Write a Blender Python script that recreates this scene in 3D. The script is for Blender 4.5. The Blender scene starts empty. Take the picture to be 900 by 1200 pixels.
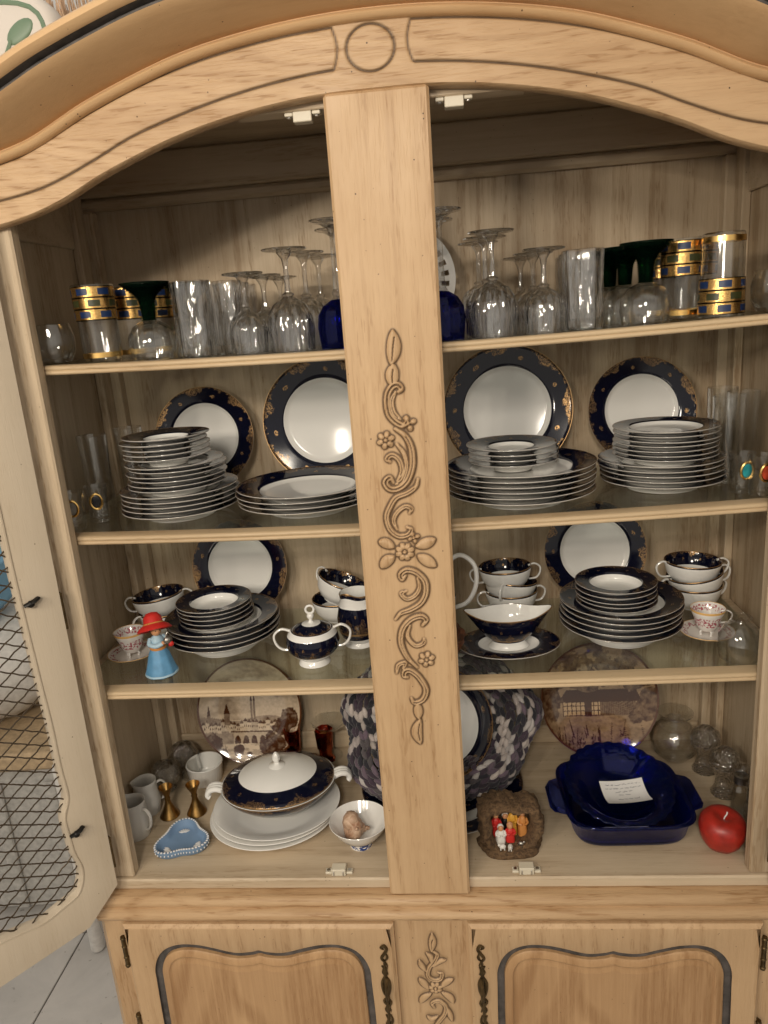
import bpy, math, random
import numpy as np
from mathutils import Vector, Matrix
PI = math.pi
rnd = random.Random(7)
SC = bpy.context.scene
COL = SC.collection

# ------------------------------------------------------------------ camera
cam_d = bpy.data.cameras.new('camera')
cam = bpy.data.objects.new('camera', cam_d); COL.objects.link(cam)
def cam_basis(yaw, pitch, roll):
    cy, sy, cp, sp = math.cos(yaw), math.sin(yaw), math.cos(pitch), math.sin(pitch)
    f = Vector((-sy*cp, cy*cp, sp)); r = Vector((cy, sy, 0)); u = r.cross(f)
    c, s = math.cos(roll), math.sin(roll)
    return c*r+s*u, -s*r+c*u, f
_r, _u, _f = cam_basis(0.0928, -0.2622, -0.0754)
M4 = Matrix(((_r.x, _u.x, -_f.x, 0.0683), (_r.y, _u.y, -_f.y, -1.0771), (_r.z, _u.z, -_f.z, 1.6968), (0, 0, 0, 1)))
cam.matrix_world = M4
cam_d.sensor_fit = 'VERTICAL'; cam_d.sensor_height = 36.0; cam_d.lens = 860/1200*36
cam_d.clip_start = 0.02; cam_d.clip_end = 100
SC.camera = cam

# ------------------------------------------------------------------ world, lamps, exposure
W = bpy.data.worlds.new('World'); SC.world = W; W.use_nodes = True
bg = W.node_tree.nodes['Background']
bg.inputs[0].default_value = (1.0, 0.92, 0.81, 1); bg.inputs[1].default_value = 0.63
def area_lamp(name, loc, target, size, energy, color):
    l = bpy.data.lights.new(name, 'AREA'); l.shape = 'DISK'; l.size = size; l.energy = energy; l.color = color
    o = bpy.data.objects.new(name, l); COL.objects.link(o); o.location = loc
    o.rotation_euler = (Vector(target)-Vector(loc)).to_track_quat('-Z', 'Y').to_euler()
    return o
def bulb(name, loc, energy, color=(1.0, 0.88, 0.72), r=.035):
    l = bpy.data.lights.new(name, 'POINT'); l.energy = energy; l.color = color; l.shadow_soft_size = r
    o = bpy.data.objects.new(name, l); COL.objects.link(o); o.location = loc
    return o
for k in range(5):          # the bulbs of a dining-room chandelier behind the photographer, to the left
    a_ = 2*PI*k/5+.4
    bulb('chandelier_bulb', (-.95+.30*math.cos(a_), -1.80+.30*math.sin(a_), 2.10), 14)
area_lamp('ceiling_fixture', (-.12, -2.1, 2.40), (0, 0.1, 1.3), .40, 22, (1.0, 0.90, 0.76))
SC.view_settings.view_transform = 'Standard'; SC.view_settings.look = 'None'
SC.view_settings.exposure = 0.0; SC.view_settings.gamma = 1.0
SC.cycles.max_bounces = 16; SC.cycles.transparent_max_bounces = 48
SC.cycles.transmission_bounces = 14; SC.cycles.glossy_bounces = 5; SC.cycles.diffuse_bounces = 6
SC.cycles.caustics_reflective = False; SC.cycles.caustics_refractive = False
SC.cycles.use_adaptive_sampling = True; SC.cycles.adaptive_threshold = .03
SC.cycles.use_denoising = True; SC.cycles.sample_clamp_indirect = 4.0

# ------------------------------------------------------------------ materials
class NT:
    def __init__(s, name):
        s.m = bpy.data.materials.new(name); s.m.use_nodes = True
        s.t = s.m.node_tree; s.t.nodes.clear()
        s.out = s.t.nodes.new('ShaderNodeOutputMaterial')
    def n(s, typ, **kw):
        nd = s.t.nodes.new('ShaderNode'+typ)
        for k, v in kw.items(): setattr(nd, k, v)
        return nd
    def l(s, a, b): s.t.links.new(a, b)
    def put(s, sock, v):
        if isinstance(v, bpy.types.NodeSocket): s.l(v, sock)
        else: sock.default_value = v
    def math(s, op, a, b=0.0, c=0.0, clamp=False):
        nd = s.n('Math', operation=op, use_clamp=clamp)
        s.put(nd.inputs[0], a); s.put(nd.inputs[1], b); s.put(nd.inputs[2], c)
        return nd.outputs[0]
    def mix(s, f, a, b):
        nd = s.n('Mix', data_type='RGBA')
        s.put(nd.inputs[0], f); s.put(nd.inputs[6], a if isinstance(a, bpy.types.NodeSocket) else (*a, 1)); s.put(nd.inputs[7], b if isinstance(b, bpy.types.NodeSocket) else (*b, 1))
        return nd.outputs[2]
    def ramp(s, f, lo, hi):
        nd = s.n('MapRange'); nd.clamp = True
        s.put(nd.inputs[0], f); nd.inputs[1].default_value = lo; nd.inputs[2].default_value = hi
        return nd.outputs[0]
    def coords(s, scale=(1, 1, 1), kind='Object'):
        tc = s.n('TexCoord'); mp = s.n('Mapping'); mp.inputs['Scale'].default_value = scale
        s.l(tc.outputs[kind], mp.inputs[0]); return mp.outputs[0]
    def noise(s, vec, scale, detail=3, rough=.55, dist=0):
        nd = s.n('TexNoise'); s.l(vec, nd.inputs['Vector'])
        nd.inputs['Scale'].default_value = scale; nd.inputs['Detail'].default_value = detail
        nd.inputs['Roughness'].default_value = rough; nd.inputs['Distortion'].default_value = dist
        return nd.outputs[0]
    def bsdf(s, color=(.8, .8, .8), rough=.5, metal=0.0, **kw):
        b = s.n('BsdfPrincipled')
        s.put(b.inputs['Base Color'], color if isinstance(color, bpy.types.NodeSocket) else (*color, 1))
        s.put(b.inputs['Roughness'], rough); s.put(b.inputs['Metallic'], metal)
        for k, v in kw.items(): s.put(b.inputs[k.replace('_', ' ')], v)
        return b
    def bump(s, b, h, strength=.2, dist=.001):
        nd = s.n('Bump'); nd.inputs['Strength'].default_value = strength; nd.inputs['Distance'].default_value = dist
        s.l(h, nd.inputs['Height']); s.l(nd.outputs[0], b.inputs['Normal'])
    def done(s, sh):
        s.l(sh.outputs[0] if hasattr(sh, 'outputs') else sh, s.out.inputs[0]); return s.m

def wood(name, light, dark, axis='z', contrast=1.0, rough=.45, glaze=False, ring=34, offset=0.0, specks=.5, stretch=.09, pore=1.0):
    t = NT(name)
    ax = 'xyz'.index(axis)
    def vec(k):
        sc = [1, 1, 1]; sc[ax] = k; v = t.coords(tuple(sc))
        if offset:
            a = t.n('VectorMath', operation='ADD'); t.l(v, a.inputs[0]); a.inputs[1].default_value = (offset, offset*.7, offset*.3); v = a.outputs[0]
        return v
    field = t.noise(vec(stretch), 5.0, 3, .45, .45)
    ph = t.math('MULTIPLY', field, ring*2.2)
    rings = t.ramp(t.math('SINE', ph), -.1, 1.0)
    soft = t.ramp(t.math('SINE', t.math('MULTIPLY', ph, .31)), -.6, 1.0)
    fib = t.ramp(t.noise(vec(.022), 120, 4, .6), .35, .75)
    dash = t.ramp(t.noise(vec(.10), 300, 2, .5), .535, .63)
    fine = t.ramp(t.noise(vec(.045), 520, 2, .5), .56, .68)
    blot = t.ramp(t.noise(t.coords(), 6, 3), .3, .75)
    f = t.math('MULTIPLY', t.math('MULTIPLY', rings, t.math('ADD', t.math('MULTIPLY', fib, .6), .4)), .34*contrast)
    f = t.math('ADD', f, t.math('MULTIPLY', soft, .16*contrast))
    f = t.math('ADD', f, t.math('MULTIPLY', fib, .20*contrast))
    pr = t.math('MULTIPLY', t.math('ADD', t.math('MULTIPLY', dash, t.math('ADD', rings, .15)), t.math('MULTIPLY', fine, .35)), .55*pore)
    f = t.math('ADD', f, pr)
    oi = t.n('ObjectInfo'); f = t.math('ADD', f, t.math('MULTIPLY', oi.outputs['Random'], .14))
    f = t.math('ADD', f, t.math('MULTIPLY', blot, .24), clamp=True)
    colr = t.mix(f, light, dark)
    vo = t.n('TexVoronoi'); t.l(t.coords(), vo.inputs['Vector']); vo.inputs['Scale'].default_value = 75
    big = t.ramp(t.noise(t.coords(), 24, 3), .55, .60)
    sp = t.math('MULTIPLY', t.math('MULTIPLY', t.math('LESS_THAN', vo.outputs['Distance'], .085), big), specks)
    colr = t.mix(sp, colr, tuple(c*.18 for c in dark))
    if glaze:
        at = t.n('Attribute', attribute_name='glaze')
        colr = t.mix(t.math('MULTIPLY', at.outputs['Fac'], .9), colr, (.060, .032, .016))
    b = t.bsdf(colr, t.math('ADD', rough-.06, t.math('MULTIPLY', blot, .14)), 0.0, Specular_IOR_Level=.35)
    t.bump(b, t.math('SUBTRACT', t.math('MULTIPLY', fib, .3), t.math('ADD', dash, fine)), .35*min(1, pore+.1), .0006)
    return t.done(b)

HON_L, HON_D = (.595, .413, .242), (.34, .20, .095)
INT_L, INT_D = (.61, .50, .36), (.32, .225, .135)
CRM_L, CRM_D = (.55, .47, .365), (.42, .34, .24)
MT = {}
MT['oak_z'] = wood('oak_vertical', HON_L, HON_D, 'z', .75, glaze=True, ring=40, specks=.9, pore=.5)
MT['oak_x'] = wood('oak_horizontal', HON_L, HON_D, 'x', .9, glaze=True, ring=52, offset=1.3, specks=.9, stretch=.22, pore=.75)
MT['crown_oak'] = wood('crown_oak', (.62, .415, .225), (.40, .23, .11), 'x', .7, .36, ring=14, offset=9.3, specks=.9, pore=.12)
MT['oak_panel'] = wood('oak_door_panel', (.56, .36, .19), (.33, .185, .085), 'z', 1.7, ring=20, offset=3.1, stretch=.22, pore=.3)
MT['int_z'] = wood('interior_oak_vertical', INT_L, INT_D, 'z', 1.25, .55, ring=30, offset=5.2, stretch=.06, pore=.6)
MT['int_x'] = wood('interior_oak_horizontal', INT_L, INT_D, 'x', .8, .5, ring=22, offset=7.7, pore=.35)
MT['shelf_x'] = wood('shelf_edge_oak', (.60, .46, .29), (.36, .25, .14), 'x', 1.0, .45, ring=20, offset=2.2, pore=.5)
MT['cream'] = wood('whitewashed_oak', CRM_L, CRM_D, 'z', .5, .5, ring=14, offset=4.4, pore=.3, specks=.7)

def simple(name, color, rough=.5, metal=0.0, bump=None, vary=0.0, **kw):
    t = NT(name)
    c = color
    if vary:
        nz = t.ramp(t.noise(t.coords(), 60, 4), .3, .7)
        c = t.mix(nz, tuple(x*(1-vary) for x in color), tuple(min(1, x*(1+vary)) for x in color))
    b = t.bsdf(c, rough, metal, **kw)
    if bump: t.bump(b, t.noise(t.coords(), bump[0], 4), bump[1], .002)
    return t.done(b)
WHITE = (.80, .79, .76)
MT['china'] = simple('white_porcelain', WHITE, .12, Coat_Weight=.4, Coat_Roughness=.04)
MT['gold'] = simple('gilt', (.85, .56, .20), .25, 1.0)
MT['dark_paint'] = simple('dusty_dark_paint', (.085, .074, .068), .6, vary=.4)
MT['black_metal'] = simple('black_iron', (.012, .011, .010), .45, .6)
MT['antique_brass'] = simple('antique_brass', (.11, .075, .035), .38, .9, vary=.5)
MT['brass'] = simple('aged_brass', (.32, .19, .065), .36, 1.0, vary=.35)
MT['plastic'] = simple('ivory_plastic', (.62, .56, .44), .4)
MT['steel'] = simple('steel', (.55, .53, .50), .3, 1.0)
MT['silver'] = simple('tarnished_silver', (.35, .33, .30), .35, 1.0, bump=(300, .4))
MT['wire'] = simple('bronze_wire', (.10, .075, .05), .45, .8)

def china_band(name, cobalt=(.0035, .0045, .016), lobes=7, lace=330, reach=.42, gilt=(.40, .24, .10)):
    """white porcelain whose UV v says: <.66 white, .66-.985 cobalt with gilt lace, above gilt edge"""
    t = NT(name)
    uv = t.n('TexCoord'); sp = t.n('SeparateXYZ'); t.l(uv.outputs['UV'], sp.inputs[0])
    u, v = sp.outputs[0], sp.outputs[1]
    rim = t.math('GREATER_THAN', v, .66)
    edge = t.math('GREATER_THAN', v, .983)
    tt = t.math('DIVIDE', t.math('SUBTRACT', v, .66), .325)
    oc = t.coords()
    nlow = t.noise(oc, 14, 1, .5)
    lobe = t.math('ADD', t.math('MULTIPLY', t.math('COSINE', t.math('ADD', t.math('MULTIPLY', u, 2*PI*lobes), t.math('MULTIPLY', nlow, 3.0))), .5), .5)
    def line(s, w):
        n_ = t.noise(oc, s, 2, .5); return t.math('LESS_THAN', t.math('ABSOLUTE', t.math('SUBTRACT', n_, .5)), w)
    fil = t.math('MAXIMUM', line(lace, .030), line(lace*.6, .018))
    nz2 = t.noise(oc, lace*.30, 2, .5)
    lim = t.math('SUBTRACT', 1.0, t.math('ADD', t.math('MULTIPLY', t.math('POWER', lobe, 2.4), reach), .05))
    lim = t.math('ADD', lim, t.math('MULTIPLY', t.math('SUBTRACT', nz2, .5), .9))
    m1 = t.math('MULTIPLY', t.math('GREATER_THAN', tt, lim), fil)
    lob2 = t.math('SUBTRACT', 1.0, lobe)
    dd = t.math('ADD', t.math('MULTIPLY', lobe, 7.0), t.math('POWER', t.math('MULTIPLY', t.math('SUBTRACT', tt, .42), 4.6), 2.0))
    m2 = t.math('MULTIPLY', t.math('LESS_THAN', dd, .24), line(lace*1.1, .055))
    g = t.math('MULTIPLY', t.math('MAXIMUM', m1, m2), rim)
    g = t.math('MAXIMUM', g, edge, clamp=True)
    c = t.mix(rim, WHITE, cobalt)
    c = t.mix(t.math('MULTIPLY', g, .9), c, gilt)
    lip_sheen = t.math('LESS_THAN', v, -.5)
    c = t.mix(lip_sheen, c, (.36, .335, .30))  # grey reflection of the gilt lip, put in as flat colour
    b = t.bsdf(c, t.math('ADD', t.math('MULTIPLY', g, .28), .09), t.math('MULTIPLY', g, .75), Coat_Weight=.08, Coat_Roughness=.04, Specular_IOR_Level=.38)
    return t.done(b)
MT['cobalt'] = china_band('cobalt_gilt_porcelain')
MT['cobalt_cup'] = china_band('cobalt_gilt_cup', lobes=9, lace=480, reach=.40)

def glass(name, color=(1, 1, 1), clear=.35, ior=1.48, rough=0.0, bump=None, body=0.0, body_color=(0, 0, 0), shine=1.6, squash=1.0):
    """thin-wall glass (see-through plus Fresnel mirror) mixed with refracting glass"""
    t = NT(name)
    nrm = None
    if bump:
        nd = t.n('Bump'); nd.inputs['Strength'].default_value = bump[1]; nd.inputs['Distance'].default_value = .004
        vo = t.n('TexVoronoi'); t.l(t.coords((1, 1, squash)), vo.inputs['Vector']); vo.inputs['Scale'].default_value = bump[0]
        t.l(vo.outputs['Distance'], nd.inputs['Height']); nrm = nd.outputs[0]
    g = t.n('BsdfGlass'); g.inputs['Color'].default_value = (*color, 1); g.inputs['Roughness'].default_value = rough; g.inputs['IOR'].default_value = ior
    tr = t.n('BsdfTransparent'); tr.inputs[0].default_value = (*color, 1)
    gl = t.n('BsdfGlossy'); gl.inputs['Roughness'].default_value = .04
    fr = t.n('LayerWeight'); fr.inputs[0].default_value = .5
    if nrm is not None:
        for k in (g, gl, fr): t.l(nrm, k.inputs['Normal'])
    sch = t.math('ADD', t.math('MULTIPLY', t.math('POWER', fr.outputs['Facing'], 4.0), .90), .05)
    thin = t.n('MixShader'); t.l(t.math('MULTIPLY', sch, shine, clamp=True), thin.inputs[0])
    t.l(tr.outputs[0], thin.inputs[1]); t.l(gl.outputs[0], thin.inputs[2])
    mx = t.n('MixShader'); mx.inputs[0].default_value = clear
    t.l(g.outputs[0], mx.inputs[1]); t.l(thin.outputs[0], mx.inputs[2])
    if body:
        d = t.bsdf(body_color, .08); m2 = t.n('MixShader'); m2.inputs[0].default_value = body
        t.l(mx.outputs[0], m2.inputs[1]); t.l(d.outputs[0], m2.inputs[2]); mx = m2
    return t.done(mx)
def pane(name, tint=(.93, .96, .94), refl=1.0):
    t = NT(name)
    gl = t.n('BsdfGlossy'); gl.inputs['Roughness'].default_value = .02
    tr = t.n('BsdfTransparent'); tr.inputs[0].default_value = (*tint, 1)
    fr = t.n('LayerWeight'); fr.inputs[0].default_value = .5
    sch = t.math('ADD', t.math('MULTIPLY', t.math('POWER', fr.outputs['Facing'], 5.0), .96), .04)
    mx = t.n('MixShader'); t.l(t.math('MULTIPLY', sch, refl, clamp=True), mx.inputs[0])
    t.l(tr.outputs[0], mx.inputs[1]); t.l(gl.outputs[0], mx.inputs[2])
    return t.done(mx)
MT['crystal'] = glass('cut_crystal', (.994, .994, .990), .90, 1.5, shine=2.8, bump=(100, .6), squash=.30)
MT['clear'] = glass('clear_glass', (.99, .994, .99), .94, 1.4, shine=1.7)
MT['textured_glass'] = glass('hobnail_glass', (.985, .985, .975), .88, 1.5, bump=(170, 1.0), shine=2.6)
MT['pane'] = pane('shelf_glass', refl=.8)
MT['green_glass'] = glass('dark_green_glass', (.06, .24, .13), .12, 1.45, body=.22, body_color=(.006, .024, .014))
MT['blue_glass'] = glass('cobalt_glass', (.09, .13, .72), .10, 1.45, body=.15, body_color=(.006, .010, .08))
MT['blue_bake'] = glass('deep_blue_glass', (.10, .16, .85), .25, 1.45, body=.10, body_color=(.010, .024, .11))
MT['amber_glass'] = glass('ruby_amber_glass', (.62, .14, .06), .15, 1.45)

# ------------------------------------------------------------------ mesh helpers
def mk(name, verts, faces, smooth=True, sharp=35, uv=None):
    me = bpy.data.meshes.new(name); me.from_pydata([tuple(v) for v in verts], [], faces)
    if uv is not None:
        lay = me.uv_layers.new(name='UVMap')
        flat = []
        for f in uv:
            for a in f: flat += a
        lay.data.foreach_set('uv', flat)
    if smooth:
        me.shade_smooth(); me.set_sharp_from_angle(angle=math.radians(sharp))
    me.update(); return me
def ob(name, me, mat=None, parent=None, loc=(0, 0, 0), rot=(0, 0, 0), scale=None):
    o = bpy.data.objects.new(name, me); COL.objects.link(o)
    if mat is not None and len(me.materials) == 0: me.materials.append(MT[mat] if isinstance(mat, str) else mat)
    o.location = loc; o.rotation_euler = rot
    if scale is not None: o.scale = scale if hasattr(scale, '__len__') else (scale,)*3
    if parent: o.parent = parent
    return o
def tag(o, label, cat, group=None):
    o['label'] = label; o['category'] = cat
    if group: o['group'] = group
    return o
def thing(name, label, cat, loc=(0, 0, 0), rot=(0, 0, 0), group=None):
    o = bpy.data.objects.new(name, None); COL.objects.link(o); o.empty_display_size = .02
    o.location = loc; o.rotation_euler = rot
    return tag(o, label, cat, group)
def join(*parts):
    V, F = [], []
    for v, f in parts:
        k = len(V); V += list(v); F += [tuple(i+k for i in q) for q in f]
    return V, F
def box(x0, x1, y0, y1, z0, z1, b=.0015):
    """bevelled box as verts, faces"""
    b = min(b, (x1-x0)/3, (y1-y0)/3, (z1-z0)/3)
    V = []; idx = {}
    for sx in (0, 1):
        for sy in (0, 1):
            for sz in (0, 1):
                X = (x0, x1)[sx]; Y = (y0, y1)[sy]; Z = (z0, z1)[sz]
                dx = b if sx == 0 else -b; dy = b if sy == 0 else -b; dz = b if sz == 0 else -b
                idx[sx, sy, sz, 0] = len(V); V.append((X, Y+dy, Z+dz))
                idx[sx, sy, sz, 1] = len(V); V.append((X+dx, Y, Z+dz))
                idx[sx, sy, sz, 2] = len(V); V.append((X+dx, Y+dy, Z))
    F = []
    def q(*a): F.append(tuple(a))
    for s in (0, 1):
        c = [(s, 0, 0), (s, 1, 0), (s, 1, 1), (s, 0, 1)]; c = c if s else c[::-1]; q(*[idx[(*k, 0)] for k in c])
        c = [(0, s, 0), (1, s, 0), (1, s, 1), (0, s, 1)]; c = c[::-1] if s else c; q(*[idx[(*k, 1)] for k in c])
        c = [(0, 0, s), (1, 0, s), (1, 1, s), (0, 1, s)]; c = c if s else c[::-1]; q(*[idx[(*k, 2)] for k in c])
    for s in (0, 1):
        for t in (0, 1):
            a, e = (s, t, 0), (s, t, 1); c = [idx[(*a, 0)], idx[(*a, 1)], idx[(*e, 1)], idx[(*e, 0)]]; q(*(c if s == t else c[::-1]))
            a, e = (s, 0, t), (s, 1, t); c = [idx[(*a, 2)], idx[(*a, 0)], idx[(*e, 0)], idx[(*e, 2)]]; q(*(c if s == t else c[::-1]))
            a, e = (0, s, t), (1, s, t); c = [idx[(*a, 1)], idx[(*a, 2)], idx[(*e, 2)], idx[(*e, 1)]]; q(*(c if s == t else c[::-1]))
    for sx in (0, 1):
        for sy in (0, 1):
            for sz in (0, 1):
                c = [idx[sx, sy, sz, 0], idx[sx, sy, sz, 1], idx[sx, sy, sz, 2]]
                q(*(c if (sx+sy+sz) % 2 else c[::-1]))
    return V, F
def bxo(name, dims, mat, parent=None, b=.0015, **kw):
    V, F = box(*dims, b=b); return ob(name, mk(name, V, F), mat, parent, **kw)
def lathe(prof, n=48, mod=None, uv=None, closed=False):
    """prof: [(r, z)], returns mesh data; uv: v value for each profile point"""
    V = []; F = []; U = []
    P = list(prof); m = len(P)
    rows = []
    for i, (r, z) in enumerate(P):
        if r < 1e-6: rows.append([len(V)]); V.append((0, 0, z))
        else:
            row = []
            for k in range(n):
                a = 2*PI*k/n; rr = r; zz = z
                if mod:
                    q = mod(a, i, r, z); rr, zz = q if isinstance(q, tuple) else (r*q, z)
                row.append(len(V)); V.append((rr*math.cos(a), rr*math.sin(a), zz))
            rows.append(row)
    for i in range(m-1 if not closed else m):
        A, B = rows[i], rows[(i+1) % m]
        va, vb = (uv[i], uv[(i+1) % m]) if uv else (0, 0)
        for k in range(n):
            k2 = (k+1) % n; ua, ub = k/n, (k+1)/n
            if len(A) == 1 and len(B) == 1: continue
            if len(A) == 1: F.append((A[0], B[k2], B[k])); U.append(((ua, va), (ub, vb), (ua, vb)))
            elif len(B) == 1: F.append((A[k], A[k2], B[0])); U.append(((ua, va), (ub, va), (ua, vb)))
            else: F.append((A[k], A[k2], B[k2], B[k])); U.append(((ua, va), (ub, va), (ub, vb), (ua, vb)))
    return V, F, U
def lat(name, prof, n=48, mod=None, uv=None, sharp=35, closed=False, smooth=True):
    V, F, U = lathe(prof, n, mod, uv, closed)
    return mk(name, V, F, sharp=sharp, uv=U if uv else None, smooth=smooth)
def smooth_path(pts, sub=6, closed=False):
    P = [np.array(p, float) for p in pts]; n = len(P); out = []
    rng = range(n if closed else n-1)
    for i in rng:
        p1, p2 = P[i], P[(i+1) % n]
        p0 = P[i-1] if (i > 0 or closed) else 2*p1-p2
        p3 = P[(i+2) % n] if (i+2 < n or closed) else 2*p2-p1
        for k in range(sub):
            t = k/sub
            out.append(.5*((2*p1)+(-p0+p2)*t+(2*p0-5*p1+4*p2-p3)*t*t+(-p0+3*p1-3*p2+p3)*t**3))
    if not closed: out.append(P[-1])
    return out
def tube(pts, rad, n=8, cap=True, flat=1.0, closed=False):
    """tube along 3D points; rad number or list"""
    P = [Vector(p) for p in pts]; m = len(P)
    R = rad if hasattr(rad, '__len__') else [rad]*m
    V = []; F = []
    up = None
    for i, p in enumerate(P):
        a = P[(i-1) % m] if (i > 0 or closed) else p; b = P[(i+1) % m] if (i < m-1 or closed) else p
        d = (b-a); d = d.normalized() if d.length > 1e-9 else Vector((0, 0, 1))
        if up is None:
            up = Vector((0, 0, 1)) if abs(d.z) < .9 else Vector((1, 0, 0))
        s = d.cross(up); s = s.normalized() if s.length > 1e-6 else Vector((1, 0, 0)); up = s.cross(d).normalized()
        for k in range(n):
            an = 2*PI*k/n
            V.append(tuple(p+s*math.cos(an)*R[i]+up*math.sin(an)*R[i]*flat))
    for i in range(m if closed else m-1):
        j = (i+1) % m
        for k in range(n):
            k2 = (k+1) % n; F.append((i*n+k, i*n+k2, j*n+k2, j*n+k))
    if cap and not closed:
        F.append(tuple(range(n))[::-1]); F.append(tuple(range((m-1)*n, m*n)))
    return V, F
def ellipsoid(c, r, n=12, m=8, rot=None, noise=0.0, seed=0):
    V = []; F = []; rg = random.Random(seed)
    c = Vector(c)
    for i in range(m+1):
        ph = PI*i/m
        for k in range(n):
            a = 2*PI*k/n; f = 1+noise*(rg.random()-.5)
            v = Vector((r[0]*math.sin(ph)*math.cos(a)*f, r[1]*math.sin(ph)*math.sin(a)*f, r[2]*math.cos(ph)*f))
            if rot is not None: v = rot @ v
            V.append(tuple(c+v))
    for i in range(m):
        for k in range(n):
            k2 = (k+1) % n; F.append((i*n+k, (i+1)*n+k, (i+1)*n+k2, i*n+k2))
    return V, F
def extrude_poly(pts, y0, y1, bevel=0.0):
    """polygon in (x, z), extruded along y"""
    n = len(pts); V = [(p[0], y0, p[1]) for p in pts]+[(p[0], y1, p[1]) for p in pts]
    F = [tuple(range(n))[::-1], tuple(range(n, 2*n))]+[(i, (i+1) % n, (i+1) % n+n, i+n) for i in range(n)]
    return V, F
def curve1(pts):
    xs = np.array([p[0] for p in pts]); zs = np.array([p[1] for p in pts])
    def f(x): 
        x = np.abs(x)
        # smooth: cubic Hermite with finite difference tangents
        d = np.gradient(zs, xs); d[0] = 0
        i = np.clip(np.searchsorted(xs, x)-1, 0, len(xs)-2); h = xs[i+1]-xs[i]; t = (x-xs[i])/h
        t = np.clip(t, 0, 1)
        return (2*t**3-3*t**2+1)*zs[i]+(t**3-2*t**2+t)*h*d[i]+(-2*t**3+3*t**2)*zs[i+1]+(t**3-t**2)*h*d[i+1]
    return f
arch = curve1([(0, 1.986), (.07, 1.985), (.11, 1.982), (.18, 1.973), (.285, 1.950), (.335, 1.934), (.39, 1.914), (.46, 1.884), (.505, 1.870), (.55, 1.861), (.6, 1.856), (.7, 1.853)])
g_low = curve1([(0, 2.013), (.045, 2.012), (.16, 2.000), (.28, 1.974), (.343, 1.955), (.40, 1.931), (.477, 1.9035), (.54, 1.892), (.6, 1.886), (.7, 1.883)])
g_up = curve1([(0, 2.062), (.043, 2.061), (.154, 2.052), (.272, 2.030), (.395, 1.990), (.466, 1.960), (.5, 1.9465), (.535, 1.938), (.6, 1.925), (.7, 1.917)])
crown_c = curve1([(0, 2.065), (.15, 2.0555), (.267, 2.034), (.335, 2.013), (.391, 1.993), (.49, 1.951), (.53, 1.941), (.6, 1.928), (.7, 1.92)])
# ------------------------------------------------------------------ the setting
def structure(o): o['kind'] = 'structure'; return o
t = NT('plaster'); nz = t.noise(t.coords(), 18, 4)
b = t.bsdf(t.mix(nz, (.55, .55, .55), (.66, .66, .65)), .8); t.bump(b, nz, .2); MT['plaster'] = t.done(b)
t = NT('grout'); nz = t.noise(t.coords(), 120, 4); MT['grout'] = t.done(t.bsdf(t.mix(nz, (.10, .09, .08), (.22, .20, .18)), .9))
t = NT('stone_tile'); n1 = t.noise(t.coords(), 5, 6, .65, .5); n2 = t.noise(t.coords(), 40, 4)
c = t.mix(t.ramp(n1, .3, .72), (.42, .41, .40), (.58, .56, .54)); c = t.mix(t.ramp(n2, .66, .72), c, (.25, .235, .22))
b = t.bsdf(c, .4); t.bump(b, n2, .15); MT['tile'] = t.done(b)
fl = structure(ob('floor', mk('floor', [(-6, -6, -.006), (6, -6, -.006), (6, 1.3, -.006), (-6, 1.3, -.006)], [(0, 1, 2, 3)], False), 'grout'))
tile_me = mk('tile', *box(0, .452, 0, .452, -.006, 0, .002))
for i in range(-3, 4):
    for j in range(-4, 2):
        ob('tile', tile_me, 'tile', fl, loc=(-1.07+.456*i+.002, .62+.456*j+.002, 0), rot=(0, 0, 0))
wl = structure(ob('wall', mk('wall', [(-6, 1.3, -.01), (6, 1.3, -.01), (6, 1.3, 3.2), (-6, 1.3, 3.2)], [(0, 1, 2, 3)], False), 'plaster'))

# ------------------------------------------------------------------ the cabinet
cab = thing('china_cabinet', 'pale oak china cabinet with arched bonnet top, carved centre stile and open doors', 'china cabinet')
MX0, MX1 = -.072, .069         # centre stile
IW, BY = .63, .44              # inner half width, back plane
DECK = .722
def grid_relief(name, xs, zfun, depth, glaze, mat, keep=None, parent=None):
    """vertical height field on the x-z plane: zfun(i,j)->z arrays, depth = protrusion towards -y"""
    X, Z = zfun; n0, n1 = X.shape
    V = np.stack([X, -depth, Z], -1).reshape(-1, 3)
    I = np.arange(n0*n1).reshape(n0, n1)
    Q = np.stack([I[:-1, :-1], I[:-1, 1:], I[1:, 1:], I[1:, :-1]], -1)
    if keep is not None:
        k = keep[:-1, :-1] | keep[:-1, 1:] | keep[1:, 1:] | keep[1:, :-1]; Q = Q[k]
    Q = Q.reshape(-1, 4)
    used = np.unique(Q); re = -np.ones(len(V), int); re[used] = np.arange(len(used))
    V = V[used]; Q = re[Q]; G = glaze.reshape(-1)[used]
    me = bpy.data.meshes.new(name); me.from_pydata(V.tolist(), [], Q.tolist())
    a = me.attributes.new('glaze', 'FLOAT', 'POINT'); a.data.foreach_set('value', G.astype(np.float32))
    me.shade_smooth()
    return ob(name, me, mat, parent)
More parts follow.
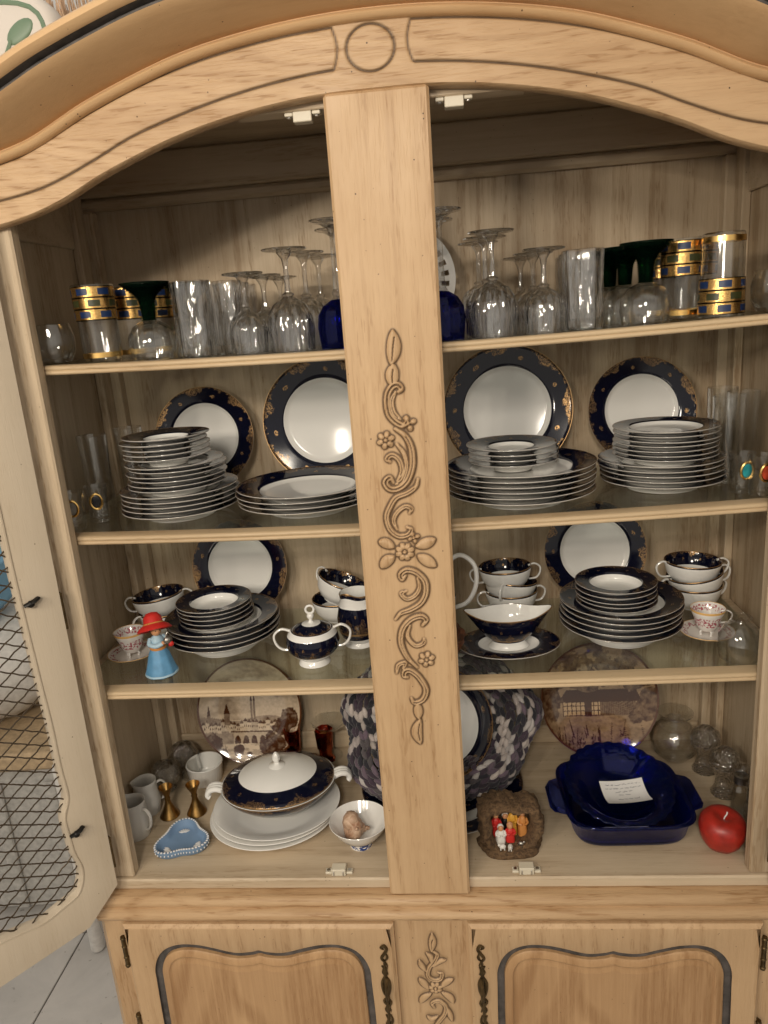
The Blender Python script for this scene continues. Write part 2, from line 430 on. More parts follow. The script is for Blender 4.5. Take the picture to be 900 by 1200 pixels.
# arched header (frieze board) with routed grooves
xs = np.linspace(-.655, .655, 660); ns = np.linspace(0, 1, 84)
X, NN = np.meshgrid(xs, ns); ZB = arch(X); ZT = crown_c(X)+.004; Z = ZB+(ZT-ZB)*NN
def near(d, w): return np.exp(-(d/w)**2)
sl = 1/np.sqrt(1+np.gradient(g_low(xs), xs)**2)[None, :]
AX = np.abs(X+.0015)
endx = .052-.006*np.cos((Z-2.037)/.05*PI)       # concave panel ends
inside = AX > endx
g = np.maximum(near((Z-g_low(X))*sl, .0014)*inside, near((Z-g_up(X))*sl, .0014)*inside)
g = np.maximum(g, near(AX-endx, .0014)*((Z > g_low(X)-.001) & (Z < g_up(X)+.001)))
el = (np.sqrt(((X+.004)/.0315)**2+((Z-2.033)/.0275)**2)-1)*.029
g = np.maximum(g, near(el, .0014))
panelup = np.zeros_like(X)
G2 = np.clip(g*1.1+.28*np.maximum(near((Z-g_low(X)), .004)*inside, near(el, .003)), 0, 1)
grid_relief('arched_header', xs, (X, Z), -g*.0022, G2, 'oak_x', parent=cab)
xb = np.linspace(-.655, .655, 200); V = []; F = []
for x in xb:
    za = float(arch(x)); V += [(x, .0002, za), (x, .004, za-.0025), (x, .020, za-.0025), (x, .024, za), (x, .024, 2.03)]
for i in range(len(xb)-1):
    for k in range(4): F.append((i*5+k, i*5+k+1, i*5+k+6, i*5+k+5))
ob('header_underside', mk('header_underside', V, F), 'oak_x', cab)
# crown moulding swept along the arch
prof = [(.004, -.002), (-.006, -.0015), (-.0125, .0015), (-.014, .005), (-.0115, .0088), (-.006, .0100), (-.0065, .0118), (-.012, .0125), (-.022, .0145), (-.042, .019), (-.062, .0245), (-.078, .030), (-.087, .0345), (-.090, .037)]
prof2 = [(-.0897, .0372), (-.085, .0376), (-.085, .0422), (-.0988, .0436)]
prof3 = [(-.099, .0437), (-.1055, .0455), (-.1105, .0505), (-.110, .056), (-.104, .061), (-.092, .063), (-.03, .066), (.10, .067), (.45, .067)]
def sweep(profile, name, mat):
    V = []; F = []; xq = np.linspace(-.70, .70, 220); m = len(profile)
    for x in xq:
        s = float((crown_c(x+.002)-crown_c(x-.002))/.004); nx, nz = -s/math.hypot(1, s), 1/math.hypot(1, s)
        for y, n in profile:
            zz = float(crown_c(x))+nz*n
            if y > .05: zz = max(zz, 0)
            V.append((x+nx*n*(1 if y < 0 else .3), y, zz))
    for i in range(len(xq)-1):
        for k in range(m-1): F.append((i*m+k, i*m+k+1, (i+1)*m+k+1, (i+1)*m+k))
    return ob(name, mk(name, V, [f[::-1] for f in F], sharp=50), mat, cab)
sweep(prof, 'crown_moulding', 'crown_oak'); sweep(prof2, 'crown_groove', 'dark_paint'); sweep(prof3, 'crown_cap', 'crown_oak')
# centre stile and side stiles
bxo('centre_stile', (MX0, MX1, -.0012, .020, .7005, 1.9846), 'oak_z', cab, b=.004)
bxo('side_stile', (-.655, -.55, .022, .046, DECK, 1.93), 'int_z', cab, b=.003)
bxo('side_stile', (.55, .655, .022, .046, DECK, 1.93), 'int_z', cab, b=.003)
# carcass
bxo('side_panel', (-IW-.02, -IW, .0465, BY+.012, .70, 2.03), 'int_z', cab)
bxo('side_panel', (IW, IW+.02, .0465, BY+.012, .70, 2.03), 'int_z', cab)
bxo('back_panel', (-IW+.0005, IW-.0005, BY, BY+.012, .70, 2.03), 'int_z', cab)
bxo('top_panel', (-IW+.0005, IW-.0005, .025, BY-.0005, 2.028, 2.045), 'int_x', cab)
bxo('deck', (-.655, .655, .0155, BY-.0008, .7004, DECK), 'int_x', cab, b=.003)
V, F = join(box(-IW+.001, IW-.001, .405, BY-.001, 1.955, 2.0275, .004), box(-IW+.001, IW-.001, .418, BY-.001, 1.932, 1.9545, .006))
ob('back_rail', mk('back_rail', V, F), 'int_x', cab)
bxo('back_plinth', (-.598, .598, .428, BY-.001, DECK+.0005, DECK+.045), 'int_x', cab, b=.004)
for s in (-1, 1):
    xa, xb_ = sorted((s*.598, s*(IW-.0005)))
    bxo('corner_post', (xa, xb_, .412, BY-.001, DECK+.001, 1.931), 'int_z', cab, b=.003)
    xa, xb_ = sorted((s*.614, s*(IW-.0005)))
    bxo('side_batten', (xa, xb_, .372, .411, DECK+.001, 2.027), 'int_z', cab, b=.002)
    xa, xb_ = sorted((s*.622, s*(IW-.0005)))
    bxo('side_rail', (xa, xb_, .05, .371, 1.86, 2.027), 'int_x', cab, b=.002)
# shelves: oak nosing with a plate of glass let in behind it
SH = [(1.6425, .0080), (1.3615, .0087), (1.0732, .0023)]
TH = .015
def sag(i, x): z, s = SH[i]; return z-s*(1-min(1, (x/.55)**2))
def top(i, x): return DECK if i == 3 else sag(i, x)+TH+.0003
for i in range(3):
    xq = np.linspace(-.612, .612, 60); V = []; F = []
    pr = [(.0795, 0), (.055, 0), (.0515, .001), (.050, .003), (.0505, .0055), (.0522, .0070), (.0505, .0085), (.050, .0112), (.0515, .0138), (.0545, TH), (.0795, TH)]
    m = len(pr)
    for x in xq:
        zz = sag(i, x); V += [(x, y, zz+h) for y, h in pr]
    for k in range(len(xq)-1):
        for j in range(m): F.append((k*m+j, k*m+(j+1) % m, (k+1)*m+(j+1) % m, (k+1)*m+j))
    F += [tuple(range(m)), tuple(range((len(xq)-1)*m, len(xq)*m))[::-1]]
    sh = ob('shelf', mk('shelf', V, [f[::-1] for f in F], sharp=60), 'shelf_x', cab)
    V = []; F = []
    for x in xq:
        zz = sag(i, x)+TH-.0062; V += [(x, .0800, zz), (x, .41, zz), (x, .41, zz+.006), (x, .0800, zz+.006)]
    for k in range(len(xq)-1):
        for j in range(4): F.append((k*4+j, (k+1)*4+j, (k+1)*4+(j+1) % 4, k*4+(j+1) % 4))
    F += [(0, 1, 2, 3), tuple(len(xq)*4-4+q for q in (3, 2, 1, 0))]
    ob('glass_plate', mk('glass_plate', V, F, sharp=30), 'pane', sh)
    for s in (-1, 1):        # cleats that carry the shelf
        xa, xb_ = sorted((s*.6125, s*(IW-.001)))
        bxo('shelf_cleat', (xa, xb_, .052, .37, SH[i][0]+.002, SH[i][0]+TH-.001), 'int_x', cab, b=.002)
# carved relief
CARVE= [('L',14,[(0,1674),(0,1650),(-5,1627)]),('V',2.2,[(2,1665),(-1,1650),(-4,1630)]),('L',13,[(-2,1626),(-5,1611),(-4,1595)]),('V',2,[(-3,1620),(-5,1608),(-5,1597)]),('T',6,[(3,1587),(7,1591),(2,1597),(-6,1595),(-13,1585),(-15,1571),(-13,1555),(-5,1544),(5,1538),(12,1542),(9,1548)]),('T',4,[(-2,1587),(-8,1574),(-6,1557),(3,1546)]),('F',4.5,[(14,1540)],4),('F',5,[(-21,1517)],6),('T',6,[(-5,1533),(8,1522),(16,1503),(16,1477),(7,1454),(-7,1443),(-20,1443),(-26,1453),(-19,1460),(-14,1452)]),('T',4,[(-5,1510),(5,1494),(7,1474),(-1,1455),(-11,1449)]),('T',4.5,[(-17,1484),(-21,1489),(-13,1494),(-3,1486),(0,1470),(-8,1454)]),('T',5,[(23,1455),(19,1444),(6,1435),(-11,1429),(-21,1416),(-28,1399),(-24,1379),(-12,1368),(2,1369),(8,1377),(2,1381)]),('T',4,[(7,1403),(10,1410),(1,1414),(-12,1405),(-18,1392),(-14,1378)]),('L',11,[(-21,1350),(-32,1357),(-42,1360)]),('L',12,[(14,1350),(29,1354),(43,1360)]),('L',12,[(-22,1335),(-33,1328),(-42,1318)]),('L',12,[(16,1335),(29,1326),(42,1316)]),('F',5.5,[(-4,1342)],8),('F',3.5,[(11,1364)],4),('T',5.5,[(-6,1303),(-11,1297),(-13,1305),(-3,1312),(12,1307),(24,1292),(24,1272),(15,1256),(-1,1246),(-17,1240),(-26,1230)]),('T',4,[(13,1299),(15,1282),(7,1269),(-6,1264),(-14,1273),(-6,1277)]),('T',5.5,[(16,1218),(22,1227),(14,1234),(-2,1229),(-16,1213),(-20,1189),(-12,1164),(3,1145)]),('T',4,[(-4,1219),(-9,1200),(2,1184),(15,1187),(17,1195)]),('F',5,[(19,1159)],6),('T',4,[(-31,1136),(-27,1150),(-16,1154),(-20,1143)]),('T',5.5,[(-14,1128),(-19,1131),(-17,1139),(-8,1140),(5,1128),(15,1106),(9,1088),(-5,1082),(-10,1090)]),('L',10,[(0,1081),(0,1067),(0,1053)]),('L',12,[(2,1052),(-5,1028),(0,1006)]),('V',2,[(1,1045),(-2,1028),(0,1013)])]
CARVE2= [('L',8,[(-2,630),(-2,611),(-5,592)]),('V',1.5,[(-1,620),(-4,611),(-4,597)]),('T',4,[(-3,592),(5,584),(-1,570),(-11,555),(-14,537),(-5,528),(8,530),(11,541),(4,544)]),('L',6,[(-14,588),(-7,579),(-6,566)]),('L',6,[(-28,571),(-24,559),(-17,548)]),('L',6,[(19,573),(9,570),(-4,559)]),('F',4.2,[(-2,510)],7),('L',8,[(-30,531),(-23,520),(-15,508)]),('L',8,[(30,530),(19,523),(9,513)]),('L',8,[(-32,476),(-24,487),(-11,497)]),('L',8,[(29,476),(22,489),(9,500)]),('T',4,[(-7,463),(-10,474),(2,480),(14,467),(11,448),(1,433),(-9,414),(-13,390)]),('L',6,[(18,463),(21,448),(25,433)]),('L',6,[(-20,444),(-13,438),(-2,444)])]

def carve(name, strokes, x0, x1, z0, z1, res, ybase, scale=1.0):
    nx = int((x1-x0)/res); nz = int((z1-z0)/res)
    X, Z = np.meshgrid(np.linspace(x0, x1, nx), np.linspace(z0, z1, nz))
    H = np.zeros_like(X)
    def dab(cx, cz, rx, rz, ang, h, groove=False):
        nonlocal H
        r = max(rx, rz)*1.1
        i0, i1 = np.searchsorted(X[0], [cx-r, cx+r]); j0, j1 = np.searchsorted(Z[:, 0], [cz-r, cz+r])
        if i1 <= i0 or j1 <= j0: return
        dx = X[j0:j1, i0:i1]-cx; dz = Z[j0:j1, i0:i1]-cz
        c, s = math.cos(ang), math.sin(ang); a = (dx*c+dz*s)/rx; bb = (-dx*s+dz*c)/rz
        q = np.sqrt(np.clip(1-a*a-bb*bb, 0, 1))*h
        if groove: H[j0:j1, i0:i1] -= q*(H[j0:j1, i0:i1] > 0)*.5
        else: H[j0:j1, i0:i1] = np.maximum(H[j0:j1, i0:i1], q)
    for st in strokes:
        kind, r, pts = st[0], st[1]*.001*scale, [(a*.001, b_*.001) for a, b_ in st[2]]
        if kind == 'F':
            n = st[3]; cx, cz = pts[0]; pr_ = r*.82
            for k in range(n):
                a = 2*PI*k/n+.3; dab(cx+math.cos(a)*r*1.35, cz+math.sin(a)*r*1.35, pr_*1.05, pr_*.82, a, .0052)
                dab(cx+math.cos(a)*r*1.7, cz+math.sin(a)*r*1.7, pr_*.5, pr_*.22, a, .0030, True)
            dab(cx, cz, pr_*.62, pr_*.62, 0, .0068); continue
        P = smooth_path(pts, 24); L = len(P)
        if kind == 'V': 
            for p in P: dab(p[0], p[1], r*.45, r*.45, 0, .0024, True)
            continue
        for k, p in enumerate(P):
            t_ = k/(L-1)
            w = math.sin(PI*min(1, max(0, t_*.96+.02)))**.8 if kind == 'L' else min(1, .55+1.1*t_*(1-t_)*2)*(1 if t_ < .85 else 1-(t_-.85)*1.2)
            rr = max(.0012, r*(.60 if kind == 'L' else .66)*w)
            dab(p[0], p[1], rr, rr, 0, .0046 if kind == 'L' else min(.0060, rr*1.35))
        if kind == 'T':       # scooped channel down the middle
            for k, p in enumerate(P):
                if .12 < k/(L-1) < .9: dab(p[0], p[1], r*.24, r*.24, 0, .0022, True)
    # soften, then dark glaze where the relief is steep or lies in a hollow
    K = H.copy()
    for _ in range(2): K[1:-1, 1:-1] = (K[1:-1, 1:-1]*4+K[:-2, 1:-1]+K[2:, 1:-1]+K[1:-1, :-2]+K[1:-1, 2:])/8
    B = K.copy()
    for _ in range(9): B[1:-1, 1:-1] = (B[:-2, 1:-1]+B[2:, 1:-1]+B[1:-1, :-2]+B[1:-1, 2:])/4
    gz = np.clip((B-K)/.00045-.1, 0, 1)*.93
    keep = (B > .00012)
    return grid_relief(name, None, (X, Z), K+ybase, gz, 'oak_z', keep=keep, parent=cab)
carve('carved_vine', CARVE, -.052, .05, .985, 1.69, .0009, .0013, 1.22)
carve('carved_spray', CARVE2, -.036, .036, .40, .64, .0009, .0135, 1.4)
# base: moulded ledge, face frame, two doors
V = []; F = []
bp = [(.02, .6998), (.001, .6998), (-.004, .6985), (-.009, .694), (-.0105, .689), (-.0088, .6845), (-.0088, .683), (-.014, .682), (-.020, .679), (-.0235, .673), (-.0225, .667), (-.017, .6625), (-.0115, .6615), (-.0115, .6585), (.02, .6585)]
for (x, sx) in ((-.600, -1), (.600, 1)):
    pass
path = [(-.655, .45, -1, 0), (-.655, .045, -1, -.41), (-.600, .0, -.41, -1), (.600, .0, .41, -1), (.655, .045, 1, -.41), (.655, .45, 1, 0)]
m = len(bp)
for (px, py, nx, ny) in path:
    for y, z in bp: V.append((px+nx*(-y), py+ny*(-y), z))
for i in range(len(path)-1):
    for j in range(m-1): F.append((i*m+j, (i+1)*m+j, (i+1)*m+j+1, i*m+j+1))
ob('base_moulding', mk('base_moulding', V, F, sharp=45), 'oak_x', cab)
V = [(-.655, .45), (-.655, .047), (-.598, .0), (.598, .0), (.655, .047), (.655, .45)]
def prism_z(pts, z0, z1):
    n = len(pts); V = [(*p, z0) for p in pts]+[(*p, z1) for p in pts]
    return V, [tuple(range(n))[::-1], tuple(range(n, 2*n))]+[(i, (i+1) % n, (i+1) % n+n, i+n) for i in range(n)]
FY = -.012
V2 = [(-.640, .45), (-.640, .035), (-.605, FY), (.605, FY), (.640, .035), (.640, .45)]
ob('base_carcass', mk('base_carcass', *prism_z(V2, .03, .6586), smooth=False), 'oak_z', cab)
ob('base_top', mk('base_top', *prism_z(V, .660, .6999), smooth=False), 'oak_x', cab)
serp = [(0, .610), (.016, .606), (.045, .6045), (.08, .614), (.112, .6215), (.145, .6225), (.173, .613), (.192, .594), (.203, .565), (.2045, .53), (.206, .44), (.206, .27), (.206, .10)]
def serp_loop(off):
    """closed loop (x, z) of the shaped panel, inset by off"""
    P = smooth_path(serp, 6)
    P = [p for p in P]
    full = [(-p[0], p[1]) for p in P[::-1]]+[(p[0], p[1]) for p in P[1:]]
    out = []
    n = len(full)
    for i, p in enumerate(full):
        a = full[i-1] if i else p; b_ = full[i+1] if i < n-1 else p
        dx, dz = b_[0]-a[0], b_[1]-a[1]; L = math.hypot(dx, dz) or 1
        if abs(p[0]) < .025: dz *= abs(p[0])/.025*.5
        out.append((p[0]+dz/L*off, p[1]-dx/L*off))
    return out
def base_door(cx, hinge_side):
    d = bpy.data.objects.new('base_door', None); COL.objects.link(d); d.parent = cab; d.location = (cx, 0, 0)
    hw = .248; y0 = FY-.0005; yf = y0-.017
    L = serp_loop(0); n = len(L)
    # frame face between the rectangle and the shaped opening
    rect = []
    for i, p in enumerate(L):
        k = i/(n-1)
        # walk the rectangle from bottom-left up, over the top, down
        per = [(-hw+.006, .09), (-hw+.006, .655), (hw-.006, .655), (hw-.006, .09)]
        seg = [.565, 2*hw-.012, .565]; tot = sum(seg)
        # match corners to loop corners through x of loop
        if p[0] < -.1 and p[1] < .597: q = (-hw+.006, min(.655, .09+(p[1]-.10)*(.52/.49)))
        elif p[0] > .1 and p[1] < .597: q = (hw-.006, min(.655, .09+(p[1]-.10)*(.52/.49)))
        else: q = (p[0]*(hw-.006)/.195 if abs(p[0]) < .195 else math.copysign(hw-.006, p[0]), .655)
        rect.append(q)
    V = []; F = []
    inn = serp_loop(.0035)
    for lp, y in ((rect, yf), (L, yf), (inn, yf+.002)): V += [(p[0], y, p[1]) for p in lp]
    for r in range(2):
        for i in range(n-1): F.append((r*n+i, r*n+i+1, (r+1)*n+i+1, (r+1)*n+i))
    k = len(V)
    ed = [(-hw+.006, .09), (-hw+.006, .655), (hw-.006, .655), (hw-.006, .09)]; ed2 = [(-hw, .084), (-hw, .661), (hw, .661), (hw, .084)]
    for lp, y in ((ed, yf), ([(a*1.008, b_+(.002 if b_ > .3 else -.002)) for a, b_ in ed], yf+.003), (ed2, yf+.006), (ed2, y0)): V += [(p[0], y, p[1]) for p in lp]
    for r in range(3):
        for i in range(4): F.append((k+r*4+i, k+r*4+(i+1) % 4, k+(r+1)*4+(i+1) % 4, k+(r+1)*4+i))
    ob('door_frame', mk('door_frame', V, [f[::-1] for f in F], sharp=40), 'oak_z', d)
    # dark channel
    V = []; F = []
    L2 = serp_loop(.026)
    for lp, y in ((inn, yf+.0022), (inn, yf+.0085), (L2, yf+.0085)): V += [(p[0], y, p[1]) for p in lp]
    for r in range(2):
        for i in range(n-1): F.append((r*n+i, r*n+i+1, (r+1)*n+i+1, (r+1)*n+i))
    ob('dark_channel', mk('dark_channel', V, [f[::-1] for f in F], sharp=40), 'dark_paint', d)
    # raised and fielded panel
    V = []; F = []
    rings = [(.0165, .0084), (.0170, .0030), (.0195, .0008), (.030, -.0006), (.0315, .0008), (.0335, .0024), (.036, .0030), (.040, .0018), (.046, .0008)]
    for off, y in rings: V += [(p[0], yf+y, p[1]) for p in serp_loop(off)]
    for r in range(len(rings)-1):
        for i in range(n-1): F.append((r*n+i, r*n+i+1, (r+1)*n+i+1, (r+1)*n+i))
    base = (len(rings)-1)*n
    F.append(tuple(base+i for i in range(n))[::-1])
    ob('fielded_panel', mk('fielded_panel', V, [f[::-1] for f in F], sharp=40), 'oak_panel', d)
    # handle plate beside the centre post, hinge on the outer edge
    s = -hinge_side
    pts = []
    parts = []
    def sc(pl, r): 
        P = smooth_path([(s*(.226+a*.001), yf-.002, b_*.001) for a, b_ in pl], 5)
        R = [r*.001*(.6+.8*math.sin(PI*i/(len(P)-1))) for i in range(len(P))]
        parts.append(tube(P, R, 8))
    sc([(2, 613), (-3, 617), (3, 621), (7, 613), (2, 603), (-3, 594), (2, 586), (6, 578)], 2.2)
    sc([(6, 603), (7, 595), (3, 588)], 1.8); sc([(-4, 577), (0, 571), (-2, 562), (4, 556)], 2.2); sc([(6, 576), (3, 566), (6, 558)], 1.8)
    sc([(0, 555), (-5, 540), (-4, 520), (0, 506)], 2.4); sc([(2, 555), (7, 540), (6, 520), (2, 506)], 2.4)
    sc([(1, 590), (1, 550), (1, 500), (1, 440)], 2.6)
    sc([(0, 506), (-5, 498), (1, 488), (-3, 478), (3, 468)], 2.2); sc([(4, 504), (7, 494), (3, 484), (6, 474)], 1.9)
    sc([(-4, 466), (0, 455), (-4, 440), (2, 428)], 2.2); sc([(5, 466), (7, 452), (3, 440), (6, 428)], 2.0)
    V, F = join(*parts); ob('handle_plate', mk('handle_plate', V, F), 'antique_brass', d)
    V, F = join(tube([(s*.229, yf-.004, .55), (s*.229, yf-.016, .545), (s*.229, yf-.018, .53), (s*.229, yf-.016, .515), (s*.229, yf-.004, .51)], .003, 8))
    ob('bail_handle', mk('bail_handle', V, F), 'antique_brass', d)
    for zc in (.60, .42):
        xh = hinge_side*(hw+.004)
        P = [(xh, y0-.012, zc+.034), (xh, y0-.012, zc-.034)]
        parts = [tube(P, .0042, 10)]
        for zz in (-.030, -.012, .012, .030): parts.append(ellipsoid((xh, y0-.012, zc+zz), (.0052, .0052, .004), 10, 6))
        parts.append(box(xh-.005, xh+.005, y0-.010, y0+.0002, zc-.026, zc+.026, .001))
        V, F = join(*parts); ob('hinge', mk('hinge', V, F), 'antique_brass', d)
base_door(-.3165, -1); base_door(.3105, 1)
# door catches
def catch(loc, up):
    parts = [box(-.013, .013, 0, .018, .0, .0135, .001), box(-.025, -.0135, .004, .016, 0, .005, .001), box(.0135, .025, .004, .016, 0, .005, .001)]
    V, F = join(*parts)
    c = ob('door_catch', mk('door_catch', V, F), 'plastic', cab, loc=loc, rot=(0 if up else PI, 0, 0))
    V, F = join(*[tube([(sx*.0195, .010, .0048), (sx*.0195, .010, .0066)], .003, 10) for sx in (-1, 1)], box(-.0095, -.0075, -.0012, .003, .001, .0105, .0005), box(.0075, .0095, -.0012, .003, .001, .0105, .0005))
    ob('screw', mk('screw', V, F), 'steel', c)
catch((-.166, .021, DECK+.0004), True); catch((.171, .021, DECK+.0004), True)
catch((-.106, .045, float(arch(.1))-.009), False); catch((.102, .045, float(arch(.1))-.009), False)
bxo('catch_rail', (-.2, .2, .0265, .06, float(arch(.1))-.0088, 2.027), 'int_x', cab)
# the upper doors, swung open; wire mesh and glass in a shaped frame
mesh_edge = [(.056, 1.86), (.056, 1.70), (.056, 1.452), (.055, 1.328), (.051, 1.18), (.048, 1.086), (.048, 1.005), (.046, .946), (.058, .911), (.057, .873), (.055, .840), (.048, .805), (.052, .776), (.066, .754), (.097, .746), (.132, .741), (.167, .748), (.202, .754), (.256, .756)]
DW = .512
def hutch_door(side, hx, ang):
    d = bpy.data.objects.new('mesh_door', None); COL.objects.link(d); d.parent = cab
    d.location = (hx, -.006, 0); d.rotation_euler = (0, 0, ang)
    fx = lambda s: -side*s          # side -1 = left door: local x runs from hinge to the right
    E = smooth_path(mesh_edge, 5)
    lo = [(p[0], p[1]) for p in E]
    topz = lambda s: float(arch(abs(hx)-s))-.006
    up = [(s, topz(s)-.066) for s in np.linspace(.072, DW/2, 14)]
    half = lo[::-1]
    right = [(DW-p[0], p[1]) for p in lo[::-1]][1:] if False else [(DW-p[0], p[1]) for p in lo[::-1]]
    # closed inner loop: bottom centre -> left side up -> along the top -> right side down -> bottom centre
    left_up = lo[::-1]
    top_l = [(s, topz(s)-.066) for s in np.linspace(.075, DW-.075, 24)]
    right_dn = [(DW-p[0], p[1]) for p in lo]
    inner = left_up+top_l+right_dn[:-1]
    # matching outer loop
    outer = []
    for (s, z) in inner:
        if z < .76 and .06 < s < DW-.06: outer.append((s, .684))
        elif s < .11 and z < 1.87: outer.append((0.0, z if z > .80 else .684+(z-.735)*1.8 if z > .735 else .684))
        elif s > DW-.11 and z < 1.87: outer.append((DW, z if z > .80 else .684+(z-.735)*1.8 if z > .735 else .684))
        else: outer.append((s, topz(s)))
    n = len(inner); V = []; F = []
    def insetl(k): 
        cx, cz = DW/2, 1.3
        out = []
        for i, p in enumerate(inner):
            a = inner[i-1]; b_ = inner[(i+1) % n]; dx, dz = b_[0]-a[0], b_[1]-a[1]; L = math.hypot(dx, dz) or 1
            out.append((p[0]+dz/L*k, p[1]-dx/L*k))
        return out
    T = .022
    loops = [(outer, -T), (outer, 0), (insetl(-.0001), 0), (insetl(.003), -.0015), (insetl(.0045), .0005), (insetl(.007), .0005), (insetl(.0085), -.002), (insetl(.0085), -T), (outer, -T)]
    for lp, y in loops: V += [(fx(p[0]), y, p[1]) for p in lp]
    for r in range(len(loops)-1):
        for i in range(n):
            j = (i+1) % n; q = (r*n+i, r*n+j, (r+1)*n+j, (r+1)*n+i); F.append(q if side > 0 else q[::-1])
    ob('door_frame', mk('door_frame', V, F, sharp=40), 'cream', d)
    # crimped wire: two families of diagonals clipped to the opening
    poly = insetl(-.009)
    def inside(s, z):
        c_ = False
        for i in range(n):
            a = poly[i]; b_ = poly[i-1]
            if (a[1] > z) != (b_[1] > z) and s < (b_[0]-a[0])*(z-a[1])/(b_[1]-a[1])+a[0]: c_ = not c_
        return c_
    parts = []
    pitch = .0255
    for fam, slope in ((0, .62), (1, -.62)):
        k0 = int((.6)/pitch); 
        for k in range(-22, 70):
            run = []; z0 = .60+k*pitch*1.0
            for q in range(0, 131):
                s = .04+q*.0034; z = z0+slope*(s if fam == 0 else s-DW)+.0006*math.sin(s*2*PI/.0185+k*PI)
                if .70 < z < 2.0 and inside(s, z): run.append((fx(s), -.012+(.0009 if (q//3+k) % 2 else -.0009), z))
                else:
                    if len(run) > 2: parts.append(tube(run, .0013, 5, cap=False))
                    run = []
            if len(run) > 2: parts.append(tube(run, .0013, 5, cap=False))
    V, F = join(*parts); w = ob('wire_mesh', mk('wire_mesh', V, F), 'wire', d); w['kind'] = 'stuff'
    for s, z in ((.044, 1.301), (.049, .879), (.044, 1.70), (DW-.044, 1.301), (DW-.049, .879), (DW-.044, 1.70)):
        o_ = 1 if s < DW/2 else -1
        parts = [tube(smooth_path([(fx(s-.010*o_), .004, z+.004), (fx(s), .007, z+.001), (fx(s+.014*o_), .0035, z-.003)], 4), [.0045, .0048, .005, .0052, .0055, .005, .0048, .0045, .004], 8, flat=.6), ellipsoid((fx(s+.004*o_), .006, z-.002), (.006, .006, .006), 10, 6)]
        V, F = join(*parts); ob('turn_button', mk('turn_button', V, F), 'black_metal', d)
    for z in (1.268, .80):
        parts = [box(min(fx(-.004), fx(.0)), max(fx(-.004), fx(.0)), -.018, .0015, z-.032, z+.032, .0008)]
        V, F = join(*parts); ob('hinge_leaf', mk('hinge_leaf', V, F), 'antique_brass', d)
    return d
hutch_door(-1, -.569, math.radians(-128)); hutch_door(1, .569, math.radians(122))
# ------------------------------------------------------------------ tableware
ORD = ['lowest', 'second from bottom', 'third from bottom', 'fourth from bottom', 'fifth from bottom', 'sixth from bottom', 'seventh from bottom', 'eighth from bottom']
def ordw(k, n): return 'topmost' if k == n-1 else ORD[k]
def plate_mesh(name, R, h, well=.64, thick=.0036, foot=.56, soup=0.0, n=72):
    fz = .0035
    w = well*R; fr = foot*R
    zw = fz+thick+.0005-soup*0
    top_ = [(0, zw, 0), (w*.92, zw, .50), (w*.985, zw+.0012, .60), (w*1.03, zw+.004+soup*.35, .64), (w*1.07, zw+.006+soup*.8, .664), (w*1.09, zw+.0068+soup, .67)]
    z1 = top_[-1][1]
    for k in range(1, 7):
        q = k/6; r = w*1.09+(R-w*1.09)*q; top_.append((r if k < 6 else R*.993, z1+(h-z1)*q-(.0002 if k == 6 else 0), .67+.315*q if k < 6 else .981))
    e = h
    tail = [(R*.9935, e-.0001, .984), (R*1.0, e, .990), (R*1.0015, e-.0004, -1), (R*1.003, e-.0007, -1), (R*1.002, e-.0013, -1), (R*.997, e-.0017, 0), (R*.93, e-.0027-(h-z1)*.19, 0)]
    q0 = w*1.09
    tail += [(q0, z1-thick*.9, 0), (w*1.02, zw-thick*.2+soup*.15, 0), (fr*1.06, fz-.0002, 0), (fr*1.03, .0, 0), (fr*.99, 0, 0), (fr*.95, fz, 0), (0, fz, 0)]
    P = top_+tail
    return lat(name, [(a, b_) for a, b_, c_ in P], n, uv=[c_ for a, b_, c_ in P], sharp=50)
PM = {
 'dinner': (plate_mesh('dinner_plate', .127, .023), .127, .0088),
 'side': (plate_mesh('side_plate', .104, .020), .104, .0086),
 'salad': (plate_mesh('salad_plate', .0865, .017), .0865, .0078),
 'saucer': (plate_mesh('saucer', .0765, .019, .48, foot=.42), .0765, .0086),
 'soup': (plate_mesh('soup_plate', .110, .034, .66, soup=.013), .110, .0105),
 'fruit': (plate_mesh('fruit_saucer', .073, .028, .60, soup=.010), .073, .0088),
}
def flip(me): pass
def jit(a): return (rnd.random()-.5)*2*a
def stack(kind, n, x, y, z, noun, where, group, tilt=.012):
    me, R, pitch = PM[kind]
    for k in range(n):
        o = ob(noun.replace(' ', '_'), me, 'cobalt', loc=(x+jit(.0026), y+jit(.0026), z), rot=(jit(tilt*.3), jit(tilt*.3), rnd.random()*6.28))
        tag(o, f'cobalt rimmed {noun}, {ordw(k, n)} of {where}', 'plate', group)
        z += pitch+abs(jit(.0004))
    return z
def standing(kind, x, y, z, tilt, label, roll=0.0, mat='cobalt', me=None, R=None, noun='plate', group='plates standing against the back'):
    m_, R_, _ = PM[kind] if kind else (me, R, 0)
    me = me or m_; R = R or R_
    a = PI/2-tilt
    # lowest rim point rests at (y, z): the plate's axis faces the front and a little up
    ctr = Vector((x, y+R*math.sin(tilt), z+R*math.cos(tilt)+.002))
    rm = Matrix.Rotation(a, 4, 'X') @ Matrix.Rotation(roll, 4, 'Z')
    hh = max(v.co.z for v in me.vertices)
    o = ob(noun, me, mat, loc=ctr+(rm.to_3x3() @ Vector((0, 0, -hh*.5))), rot=rm.to_euler())
    return tag(o, label, 'plate', group)
